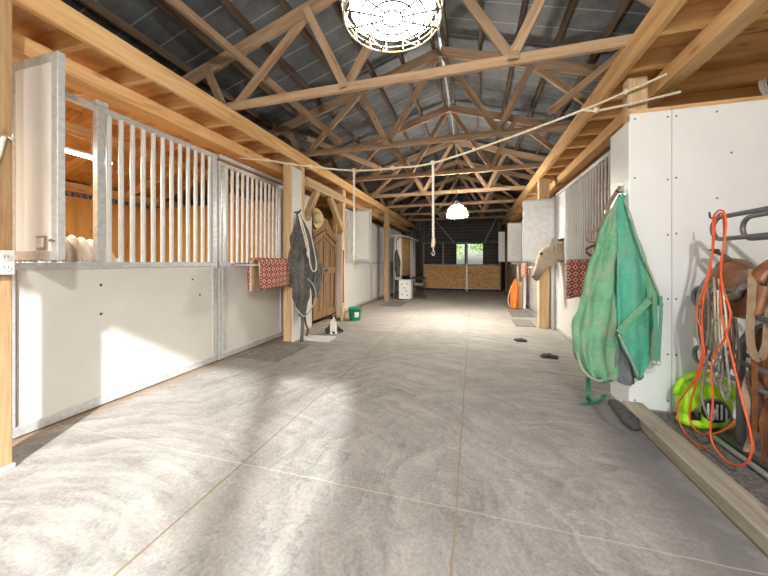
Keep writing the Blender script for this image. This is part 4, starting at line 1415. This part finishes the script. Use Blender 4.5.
# bucket
c = (-2.45, 6.30, 0)
t = thing('bucket', 'green plastic bucket on the floor past the cat', 'bucket', c)
MB().lathe([(.001, 0), (.112, 0), (.118, .01), (.142, .25), (.149, .252), (.149, .27), (.138, .27), (.110, .02), (.001, .018)], c, 32, cap0=False, cap1=False).build('body', M['bucket'], t, smooth=True)
MB().tube(spline([(c[0] + .148 * math.cos(a) , c[1] + .148 * math.sin(a), .25 - .09 * math.sin((a + .4) )) for a in [-.4 + PI * k / 8 for k in range(9)]], 3), .004, 6).build('handle', M['chrome'], t, smooth=True)
def lab(u, v):
    a = -1.25 + .75 * u
    z = .075 + .11 * v
    r = .118 + (z - .01) * .1 + .003
    return (c[0] + r * math.cos(a), c[1] + r * math.sin(a), z)
MB().grid(lab, 10, 4, .002).build('paper_label', M['outlet'], t, smooth=True)
tag(MB().box((-2.68, 4.42, 0), (-2.16, 4.72, .028)).build('stone_step', M['cream'], bevel=.01), 'small pale flat slab on the floor below the grey rug', 'slab')

# floor mats
def mat_(x0, x1, y0, y1, lab):
    tag(MB().box((x0, y0, .0), (x1, y1, .012)).build('rubber_mat', M['rubber'], bevel=.004), lab, 'mat')


mat_(-2.98, -2.35, 3.35, 4.22, 'dark rubber mat on the floor below the hanging red pad on the left')
mat_(-2.55, -1.95, 8.5, 9.55, 'dark rubber mat on the floor before the free standing post on the left')
mat_(.80, 1.17, 6.55, 7.25, 'dark rubber mat on the floor beside the rough post on the right')
mat_(.86, 1.36, 7.7, 8.6, 'narrow dark rubber mat farther along the right stalls')
for (px, py, s, l) in ((522, 341, .085, 'small dark clump of dirt on the floor nearer the gate'), (548, 357, .075, 'small dark clump of dirt on the floor near the green rug')):
    p = flr(px, py)
    mb = MB()
    for k in range(7):
        q = p + Vector((random.uniform(-1, 1) * s, random.uniform(-.6, .6) * s, .018))
        mb.ball(q, (.045, .035, .022), 10, 6)
    tag(mb.build('dirt_clump', M['sock'], smooth=True), l, 'dirt')

# outlet and hook rope on the nearest post
t = thing('electrical_outlet', 'white double electrical outlet screwed to the nearest timber post', 'outlet', (-2.69, 1.13, 1.25))
box('cover_plate', (-2.6895, 1.055, 1.175), (-2.656, 1.20, 1.32), M['outlet'], t, .006)
for y in (1.095, 1.16):
    for z in (1.215, 1.278):
        MB().lathe([(.023, 0), (.023, .004), (.021, .006)], (-2.6558, y, z), 18, axis='X').build('socket', M['cream'], t, bevel=.001)
        MB().box((-2.6498, y - .009, z - .004), (-2.6488, y - .006, z + .010)).box((-2.6498, y + .006, z - .004), (-2.6488, y + .009, z + .010)).build('slots', M['black'], t)
t = thing('rope', 'bit of white rope hooked high on the nearest timber post', 'rope', (-2.667, 1.12, 1.6))
MB().tube(spline([(-2.665, 1.16, 1.99), (-2.667, 1.13, 1.93), (-2.662, 1.10, 1.82), (-2.669, 1.12, 1.70), (-2.663, 1.08, 1.62), (-2.667, 1.10, 1.75), (-2.659, 1.13, 1.86), (-2.665, 1.155, 1.98)], 6), .011, 8).build('loop', M['ropew'], t, smooth=True)
MB().tube(spline([(-2.689, 1.165, 2.0), (-2.657, 1.165, 2.0), (-2.637, 1.17, 1.985), (-2.637, 1.19, 1.97)], 5), .007, 8).build('hook', M['chrome'], t, smooth=True)

# ------------------------------------------------------------------ the nearest stall: lamp tube and quilt
t = thing('tube_lamp', 'lit fluorescent tube hanging inside the nearest left stall', 'lamp', (-4.2, 2.0, 2.4))
MB().tube([(-4.2, 1.35, 2.44), (-4.2, 2.72, 2.44)], .019, 10).build('tube', M['tube'], t, smooth=True)
MB().box((-4.22, 1.33, 2.462), (-4.18, 2.70, 2.485)).build('fixture', M['outlet'], t, bevel=.004)
for y in (1.45, 2.52):
    MB().tube([(-4.2, y, 2.483), (-4.2, y, 2.984)], .004, 6).build('chain', M['galv'], t)
def tube_light(x, y, ln, w):
    l = bpy.data.lights.new('tube_light', 'AREA')
    l.shape = 'RECTANGLE'
    l.size, l.size_y = .04, ln
    l.energy = w
    l.color = (1, .96, .90)
    o = bpy.data.objects.new('tube_light', l)
    COL.objects.link(o)
    o.location = (x, y, 2.415)
    return o
tube_light(-4.2, 2.05, 1.2, 90)

def qf(u, v):
    y = 1.56 + .60 * v
    a = PI * (.02 + .96 * u)
    rib = .026 * abs(math.sin((v * 9 + u * 1.6) * PI))
    h = interp([(0, .13), (.5, .17), (.8, .14), (1, .05)], v)[0]
    r = 1 + rib / .12
    return (-3.375 - .17 * math.cos(a) * r, y, 1.10 + (h + .15) * math.sin(a) ** .8 * r - (.25 if u < .05 or u > .95 else 0) * 0)
t = thing('quilted_blanket', 'beige ribbed quilt bundled over a rail just inside the nearest left stall', 'blanket', (-3.375, 1.86, .95))
MB().grid(qf, 30, 60, .02).build('quilt', M['beige'], t, smooth=True)
MB().tube([(-3.375, 1.24, 1.16), (-3.375, 3.12, 1.16)], .022).build('blanket_rail', M['galv'], t)
MB().tube([(-3.375, 3.12, 1.16), (-3.375, 3.12, .0)], .022).tube([(-3.375, 1.30, 1.16), (-3.375, 1.30, 0)], .022).build('rail_leg', M['galv'], t)

# ------------------------------------------------------------------ horse
def ell(c, ax, up, a, b, n=20):
    c, ax, up = Vector(c), Vector(ax).normalized(), Vector(up)
    up = (up - ax * up.dot(ax)).normalized()
    sd = ax.cross(up)
    return [c + up * (a * math.cos(t)) + sd * (b * math.sin(t)) for t in [2 * PI * k / n for k in range(n)]]


HY = 6.06
t = thing('horse', 'cream coloured horse looking out of the right stall with its head lowered', 'horse', (2.6, HY, 0))
mb = MB()
axh = Vector((-.48, 0, -.88))
uph = Vector((-.88, 0, .48))
head = [((1.335, 1.505), .075, .06), ((1.29, 1.445), .125, .095), ((1.245, 1.35), .152, .105), ((1.205, 1.265), .135, .092), ((1.155, 1.175), .105, .072), ((1.115, 1.09), .082, .060), ((1.085, 1.02), .080, .062), ((1.068, .965), .070, .056), ((1.06, .925), .035, .035)]
mb.rings([ell((x, HY, z), axh, uph, a, b) for (x, z), a, b in head])
neck = [((1.235, 1.43), .10, .07, (-1, 0, -.6)), ((1.36, 1.43), .145, .085, (-1, 0, -.2)), ((1.55, 1.42), .175, .095, (-1, 0, 0)), ((1.85, 1.37), .23, .12, (-1, 0, .1)), ((2.15, 1.24), .31, .18, (-1, 0, .15)), ((2.4, 1.14), .34, .25, (-1, 0, 0)),
        ((2.8, 1.10), .34, .28, (-1, 0, 0)), ((3.2, 1.13), .32, .28, (-1, 0, 0)), ((3.5, 1.18), .27, .25, (-1, 0, 0)), ((3.68, 1.2), .14, .14, (-1, 0, 0))]
mb.rings([ell((x, HY, z), ax, (0, 0, 1), a, b) for (x, z), a, b, ax in neck])
for s in (-1, 1):
    mb.rings([ell((x, HY + s * .14, z), (0, 0, -1), (1, 0, 0), a, b, 14) for x, z, a, b in ((2.28, 1.15, .14, .09), (2.28, .85, .095, .075), (2.27, .62, .06, .055), (2.26, .50, .06, .055), (2.27, .38, .04, .038), (2.28, .16, .042, .04), (2.25, .08, .05, .048), (2.24, .0, .066, .06))])
    mb.rings([ell((x, HY + s * .15, z), (0, 0, -1), (1, 0, 0), a, b, 14) for x, z, a, b in ((3.45, 1.15, .20, .10), (3.42, .88, .16, .09), (3.46, .70, .09, .065), (3.56, .54, .065, .05), (3.54, .42, .045, .04), (3.52, .16, .042, .04), (3.48, .08, .05, .048), (3.47, .0, .066, .06))])
    # ear, nostril swell, cheek
    mb.rings([ell((1.30 + .010 * k, HY + s * .062, 1.51 + .036 * k), (0, 0, 1), (1, 0, 0), r, r * .65, 10) for k, r in enumerate((.040, .042, .038, .032, .024, .012))])
    mb.ball((1.045, HY + s * .038, 1.0), (.032, .026, .04), 10, 7)
    mb.ball((1.30, HY + s * .055, 1.27), (.095, .045, .105), 12, 8)
    mb.ball((1.152, HY + s * .083, 1.40), (.042, .022, .032), 10, 7)
body = mb.build('body', M['horse'], t, voxel=.015, relax=4)
for s in (-1, 1):
    MB().ball((1.140, HY + s * .098, 1.392), (.027, .015, .021)).build('eye', M['eye'], t, smooth=True)
    MB().ball((1.022, HY + s * .050, .99), (.011, .012, .018)).build('nostril', M['eye'], t, smooth=True)
mb = MB()
for k in range(26):
    v = k / 25
    x = 1.33 + .75 * v
    z = interp([(0, 1.58), (.2, 1.59), (.5, 1.61), (1, 1.60)], v)[0]
    for q in range(2):
        yo = HY - .02 + .03 * q
        dx = random.uniform(-.02, .02)
        mb.tube([(x, HY, z - .03), (x + dx, yo - .06, z - .01), (x + dx * 2, yo - .095 - .03 * v, z - .12 - random.uniform(0, .10))] if q == 0 else [(x, HY, z - .03), (x + dx, yo, z + .012), (x + .03, yo + .03, z - .02)], [.012, .012, .003], 5)
mb.build('mane', M['beige'], t, smooth=True)
MB().tube(spline([(3.66, HY, 1.32), (3.76, HY, 1.25), (3.80, HY, 1.0), (3.79, HY, .6), (3.78, HY, .45)], 5), [.03 + .03 * math.sin(PI * min(1, k / 20 * 1.1)) for k in range(21)], 8).build('tail', M['beige'], t, smooth=True)
# ------------------------------------------------------------------ cat
C = flr(333, 333)
t = thing('cat', 'black and white cat sitting on the floor in front of the carved door', 'cat', (C.x, C.y, 0))
fw = Vector((-C.x, -C.y, 0)).normalized()
fw = (fw + Vector((.15, 0, 0))).normalized()
sd = Vector((fw.y, -fw.x, 0))
P = lambda f, s, z: Vector((C.x, C.y, 0)) + fw * (f * 1.12) + sd * (s * 1.12) + Vector((0, 0, z * 1.12))
mb = MB()
mb.rings([[P(f, 0, z) + sd * (w * math.cos(a)) + fw * (d_ * math.sin(a)) for a in [2 * PI * k / 18 for k in range(18)]] for f, z, w, d_ in
          ((-.05, .004, .07, .09), (-.05, .03, .088, .11), (-.045, .07, .09, .105), (-.02, .12, .075, .08), (.005, .165, .06, .06), (.02, .195, .05, .05), (.03, .215, .04, .04))])
mb.ball(P(.05, 0, .238), (.055, .055, .048), 16, 10)
mb.ball(P(.092, 0, .226), (.026, .026, .02), 12, 8)
for s in (-1, 1):
    mb.rings([[P(.045 - .006 * k, s * (.036 + .002 * k), .265 + .013 * k) + sd * (r * math.cos(a)) + fw * (r * .55 * math.sin(a)) for a in [2 * PI * q / 10 for q in range(10)]] for k, r in enumerate((.023, .019, .013, .004))])
    mb.tube([P(.03, s * .034, .15), P(.06, s * .036, .08), P(.068, s * .036, .025), P(.085, s * .036, .014)], [.028, .021, .018, .018], 10)
    mb.ball(P(.092, s * .036, .013), (.022, .022, .013), 10, 6)
    mb.ball(P(-.01, s * .08, .05), (.05, .05, .05), 12, 8)
    mb.ball(P(.05, s * .082, .014), (.034, .034, .014), 10, 6)
mb.tube(spline([P(-.13, 0, .022), P(-.16, -.06, .02), P(-.12, -.14, .018), P(-.04, -.155, .018), P(.02, -.14, .018)], 5), [.018] * 19 + [.015, .008], 8)
o = mb.build('body', [M['furb'], M['furw']], t, voxel=.007, relax=3)
for f in o.data.polygons:
    q = f.center
    ff, ss, z = q.dot(fw) / 1.12, q.dot(sd) / 1.12, q.z / 1.12
    wht = (ff > .012 and abs(ss) < .052 and .05 < z < .212) or (z < .05 and ff > .045 and abs(ss) < .07) or (ff > .075 and z < .236 and abs(ss) < .036 and z > .19) or (ff > .08 and abs(ss) < .006 + (.265 - z) * .35 and z > .2)
    f.material_index = 1 if wht else 0
for s in (-1, 1):
    MB().ball(P(.096, s * .021, .246), .006).build('eye', M['eye'], t, smooth=True)
MB().ball(P(.117, 0, .231), (.006, .006, .005)).build('nose', M['pink'], t, smooth=True)

# ------------------------------------------------------------------ cross-tie rope
RW = [ony(667, 74, 3.04), at(626, 92, 2.64), at(583, 110, 2.72), at(500, 141, 2.95), at(433, 163, 3.19), at(395, 168, 3.38), at(354, 170.5, 3.58), at(310, 166.5, 3.82), at(270, 160.5, 4.0), onx(252, 152, -3.0)]
t = thing('cross_tie_rope', 'pale rope sagging across the aisle from loft to loft', 'rope', RW[4])
mb = MB()
mb.tube(spline(RW, 8), .0105, 8)
mb.tube(spline([at(583, 110, 2.72), at(598, 110.5, 2.68), at(630, 104, 2.62), at(655, 98, 2.56), onx(680, 92, 1.50)], 6), .0105, 8)
mb.tube(spline([at(278, 161.5, 3.98), at(262, 160, 4.05), onx(240, 158, -3.01)], 6), .0105, 8)
mb.build('cross_rope', M['rope'], t, smooth=True)
def knot(p, r=.016, name='knot'):
    mb = MB()
    for k in range(3):
        mb.tube([p + Vector((r * 1.1 * math.cos(a) * (1 if k != 1 else .3), r * .8 * math.sin(a + k), r * (1.0 * math.sin(a) if k else .35 * math.sin(2 * a)))) for a in [2 * PI * q / 12 for q in range(12)]], r * .6, 6, closed=True)
    mb.build(name, M['rope'], t, smooth=True)
for p in (RW[1], at(596, 110.5, 2.685), at(433, 163, 3.19), at(354, 170.5, 3.58), at(268, 160.3, 4.02), at(393, 168, 3.38), at(311, 166.5, 3.82)):
    knot(p)
knot(at(474, 149.5, 3.03), .012)
for (px, py, d, pb, lab) in ((433, 163, 3.19, 246, 'tie rope with a metal snap hanging down the middle of the aisle'), (354, 170.5, 3.58, 260, 'tie rope hanging in front of the farther white swung out stall door')):
    a, b = at(px, py, d), at(px + .3, pb, d)
    t2 = thing('tie_rope', lab, 'rope', b)
    mb = MB()
    for k in range(3):
        mb.tube([a.lerp(b, i / 40) + Vector((.007 * math.cos(i * .9 + k * 2.1), .007 * math.sin(i * .9 + k * 2.1), -.012)) for i in range(41)], .0075, 6)
    mb.build('strand', M['ropew'], t2, smooth=True)
    MB().tube([b + Vector((0, 0, .08)), b + Vector((.003, 0, .04)), b + Vector((-.004, 0, .0)), b + Vector((0, 0, -.015))], [.017, .021, .020, .016], 8).build('splice', M['rope'], t2, smooth=True)
    MB().tube([b + Vector((0, 0, -.01)), b + Vector((0, 0, -.055))], .0075, 8).tube([b + Vector((.014 * math.cos(q), 0, -.075 + .022 * math.sin(q))) for q in [2 * PI * k / 14 for k in range(14)]], .004, 6, closed=True).build('snap_hook', M['chrome'], t2, smooth=True)

# ------------------------------------------------------------------ gates at the far end
GY = 13.9
for (x0, x1, l, ups) in ((-2.13, -.285, 'OSB covered steel gate across the aisle, its left leaf with an extra upright', (-1.27,)), (-.235, 1.09, 'OSB covered steel gate across the aisle, its right leaf before the bright window', ())):
    t = thing('gate', l, 'gate', ((x0 + x1) / 2, GY, .06), 'pair of aisle gates')
    box('osb_panel', (x0 + .02, GY - .012, .13), (x1 - .02, GY + .012, 1.11), M['osb'], t)
    mb = MB()
    r = .024
    mb.tube([(x0, GY + .04, .07), (x0, GY + .04, 2.10), (x1, GY + .04, 2.10), (x1, GY + .04, .07)], r, 8)
    for z in (.10, 1.13):
        mb.tube([(x0, GY + .04, z), (x1, GY + .04, z)], r, 8)
    for u in ups:
        mb.tube([(u, GY + .04, 1.13), (u, GY + .04, 2.10)], r * .9, 8)
    mb.build('steel_frame', M['galv'], t)
    MB().tube([(x0 + .1, GY + .04, .09), (x0 + .1, GY + .04, 0)], .03, 8).tube([(x1 - .1, GY + .04, .09), (x1 - .1, GY + .04, 0)], .03, 8).build('foot', M['black'], t)
vpost('gate_post', -.285, -.235, GY - .05, GY - .0, 0, 1.16, 'galv', label='steel post between the leaves of the OSB gate', cat='post', bevel=.004)

# ------------------------------------------------------------------ far left corner
t = thing('curtain_rail', 'white curved rail with pale hanging sheets, past the free standing post on the left', 'curtain rail', (-2.5, 12, 0))
rail = spline([(-2.95, 10.95, 2.17), (-2.66, 10.6, 2.17), (-2.42, 10.7, 2.17), (-2.30, 11.6, 2.17), (-2.26, 12.6, 2.15), (-2.3, 13.4, 2.15), (-2.6, 13.6, 2.15)], 6)
MB().tube(rail, .035, 8).build('rail', M['ropew'], t, smooth=True)
for (x, y) in ((-2.66, 10.62), (-2.27, 12.3), (-2.45, 13.52)):
    MB().tube([(x, y, 0), (x, y, 2.15)], .03, 8).build('rail_post', M['galv'], t, smooth=True)
for (a, b, m, z0) in (((-2.63, 10.64), (-2.38, 10.68), 'white', .62), ((-2.36, 10.74), (-2.31, 11.75), 'osb', .75), ((-2.30, 11.85), (-2.27, 12.6), 'outlet', .3), ((-2.28, 12.7), (-2.44, 13.5), 'galvsheet', .3)):
    def sh(u, v, a=a, b=b, z0=z0):
        w = .02 * math.sin(u * 16)
        return (a[0] + (b[0] - a[0]) * u + w - .03, a[1] + (b[1] - a[1]) * u + w * .4, z0 + (2.12 - z0) * v)
    MB().grid(sh, 24, 2, .012).build('hanging_sheet' if m != 'osb' else 'board', M[m], t, smooth=True)
t = thing('black_bag', 'black cloth bag hanging below the curved rail beside the post', 'bag', onx(397, 268, -2.45))
lv = [(onx(396.5, 250, -2.42), .04, .03), (onx(397, 258, -2.42), .09, .07), (onx(397.5, 268, -2.42), .11, .08), (onx(397.5, 277, -2.42), .05, .05)]
lobe(lv, (0, 1, 0), (1, 0, 0), folds=.2, seed=3, crumple=.03).build('bag_body', M['sock'], t, smooth=True)
MB().tube([onx(396.5, 250, -2.42), onx(396.2, 240, -2.42), Vector((-2.42, 10.72, 2.15))], .01).build('bag_strap', M['sock'], t)
# white cabinet
c = flr(405, 300)
t = thing('metal_cabinet', 'small white metal cabinet with dark knobs on the floor at the far left', 'cabinet', (c.x, c.y, 0))
box('body', (c.x - .21, c.y, .03), (c.x + .19, c.y + .36, .66), M['white'], t, .01)
box('door', (c.x - .18, c.y - .016, .06), (c.x + .16, c.y - .0005, .63), M['white'], t, .006)
for dx, z in ((-.10, .52), (.08, .54), (-.02, .40), (.05, .30), (.08, .16), (-.08, .18)):
    MB().lathe([(.02, 0), (.02, -.012), (.012, -.018)], (c.x + dx, c.y - .0165, z), 12, axis='Y').build('knob', M['black'], t)
for dx in (-.17, .15):
    for dy in (.04, .32):
        MB().tube([(c.x + dx, c.y + dy, 0), (c.x + dx, c.y + dy, .031)], .02).build('foot', M['black'], t)
c = flr(417.5, 299)
t = thing('wire_cart', 'black iron two tier wire cart beside the white cabinet', 'cart', (c.x, c.y, 0))
mb = MB()
for dx in (-.22, .22):
    for dy in (0, .4):
        mb.tube([(c.x + dx, c.y + dy, 0), (c.x + dx, c.y + dy, .72)], .013, 6)
mb.tube([(c.x - .22, c.y, .72), (c.x + .22, c.y, .72), (c.x + .22, c.y + .4, .72), (c.x - .22, c.y + .4, .72)], .013, 6, closed=True)
mb.build('frame', M['black'], t)
for z in (.08, .40, .70):
    mb = MB().tube([(c.x - .22, c.y, z), (c.x + .22, c.y, z), (c.x + .22, c.y + .4, z), (c.x - .22, c.y + .4, z)], .012, 6, closed=True)
    for k in range(1, 8):
        mb.tube([(c.x - .22 + .055 * k, c.y, z), (c.x - .22 + .055 * k, c.y + .4, z)], .005, 5)
    mb.build('shelf', M['black'], t)
t = thing('grey_bundle', 'grey cloth bundle lying on the middle shelf of the wire cart', 'bundle', (c.x, c.y + .2, .41))
mb = MB().ball((c.x - .06, c.y + .2, .48), (.12, .13, .065)).ball((c.x + .09, c.y + .18, .47), (.09, .12, .055))
mb.build('cloth', M['fleece'], t, smooth=True)

# orange webbing on the right post and the tools above it
t = thing('orange_webbing', 'bright orange webbing hanging in a long bundle on the right post', 'webbing', (1.0, 8.98, .05))
lv = [(Vector((1.10, 8.98, .80)), .03, .02), (Vector((1.08, 8.97, .65)), .075, .045), (Vector((1.07, 8.96, .40)), .10, .06), (Vector((1.06, 8.95, .18)), .095, .07), (Vector((1.05, 8.94, .02)), .075, .06)]
lobe(lv, CR, CF, folds=.3, freq=6, seed=2, crumple=.03).build('webbing_bundle', M['orange2'], t, smooth=True)
MB().tube(spline([Vector((1.09, 8.97, .78)), Vector((.97, 8.95, .55)), Vector((.90, 8.93, .25)), Vector((.94, 8.92, .06)), Vector((1.02, 8.92, .05))], 6), .014, 6).build('webbing_loop', M['straw'], t, smooth=True)
MB().tube([(1.10, 9.05, .80), (1.10, 8.99, .80), (1.10, 8.97, .83)], .008).build('nail', M['steel'], t)
for (dx, m, l) in ((.0, 'ropew', 'white tool handle above the orange webbing'), (.075, 'steel', 'dark tool handle above the orange webbing')):
    x = 1.155 + dx
    t = thing('tool_handle', l, 'tool', (x, 8.99, .62))
    MB().tube([(x, 8.995, .72), (x, 9.0, 1.20)], .016, 8).build('shaft', M[m], t, smooth=True)
    MB().box((x - .03, 8.985, .60), (x + .03, 9.015, .73)).build('tool_head', M['straw'], t, bevel=.008)
    MB().tube([(x, 9.0, 1.12), (x, 9.052, 1.12)], .006).build('hanger', M['steel'], t)
lumber('tie_rail', (.98, 8.9, 1.215), (1.40, 8.9, 1.215), .05, .05, 'truss', None, 'short wooden rail under the grey swung out stall doors on the right', 'rail')

# ------------------------------------------------------------------ outdoors: trees beyond the window and by the entrance
def tree(x, y, h, r, lab, nl, crown=True, lean=0.0, leafsize=.16):
    t = thing('tree', lab, 'tree', (x, y, -.12), None)
    MB().tube(spline([(x, y, -.15), (x + lean * .3, y, h * .4), (x + lean, y, h)], 8), [.17 - .10 * i / 16 for i in range(17)], 10).build('trunk', M['bark'], t, smooth=True)
    mb = MB()
    for k in range(7):
        a = k * 2.4
        z = h * (.45 + .07 * k)
        b0 = Vector((x + lean * z / h, y, z))
        mb.tube([b0, b0 + Vector((math.cos(a) * r * .5, math.sin(a) * r * .5, r * .35)), b0 + Vector((math.cos(a) * r * .85, math.sin(a) * r * .85, r * .45))], [.05, .03, .012], 6)
    mb.build('branches', M['bark'], t, smooth=True)
    if crown:
        mb = MB()
        for _ in range(nl):
            q = Vector((random.gauss(0, 1), random.gauss(0, 1), random.gauss(0, 1))).normalized() * (random.random() ** .4)
            p = Vector((x + lean, y, h * .8)) + Vector((q.x * r, q.y * r, q.z * r * .9))
            u = Vector((random.gauss(0, 1), random.gauss(0, 1), random.gauss(0, .6))).normalized() * leafsize
            w = u.orthogonal().normalized() * leafsize * .5
            mb.add([p - u, p + w, p + u, p - w], [(0, 1, 2, 3)])
        tag(mb.build('foliage', M['leaf'], t), kind='stuff')
    return t


tree(-2.6, 27, 3.4, 2.0, 'leafy green tree outside, in the left pane of the far window', 1500)
tree(1.4, 34, 4.5, 2.2, 'leafy green tree farther off outside, in the right pane of the far window', 1500)
tree(2.35, -5.0, 7.2, 1.2, 'bare tree trunk standing outside the barn entrance', 0, crown=False)

def shrub(x, y, lab):
    t = thing('shrub', lab, 'shrub', (x, y, -.12))
    mb = MB()
    for (dx, z, r) in ((0, .7, 1.05), (.15, 1.7, 1.15), (.35, 2.6, 1.1), (.7, 3.5, 1.05), (1.0, 4.3, .9), (1.6, 1.2, 1.4), (1.7, 2.6, 1.3)):
        mb.ball((x + dx, y, z), (r, r * .9, r), 18, 12)
    o = mb.build('foliage', M['leaf'], t, voxel=.12, relax=2)
    for v in o.data.vertices:
        v.co += v.normal * (.16 * noise.noise(v.co * 2.3) + .10 * noise.noise(v.co * 6))
    tag(o, kind='stuff')
    MB().tube([(x + .5, y, -.14), (x + .5, y, .6)], .12).build('stem', M['bark'], t)


shrub(2.42, -2.9, 'tall leafy shrub growing outside beside the barn entrance')

# ------------------------------------------------------------------ daylight
w = bpy.data.worlds.new('sky')
sc.world = w
w.use_nodes = True
nt = w.node_tree
bg = nt.nodes['Background']
sky = nt.nodes.new('ShaderNodeTexSky')
sky.sky_type = 'NISHITA'
sky.sun_disc = False
sky.sun_elevation = math.radians(32)
sky.sun_rotation = math.radians(160)
sky.air_density = 1.0
sky.dust_density = 2.5
hs = nt.nodes.new('ShaderNodeHueSaturation')
hs.inputs['Saturation'].default_value = .8
nt.links.new(sky.outputs[0], hs.inputs['Color'])
nt.links.new(hs.outputs[0], bg.inputs[0])
bg.inputs[1].default_value = SKY
sl = bpy.data.lights.new('sun', 'SUN')
sl.energy = SUN
sl.angle = math.radians(1.5)
sl.color = (1.0, .995, .98)
so = bpy.data.objects.new('sun', sl)
so.rotation_euler = Vector((-.56, 1.0, -.68)).to_track_quat('-Z', 'Y').to_euler()
so.location = (4, -12, 9)
COL.objects.link(so)
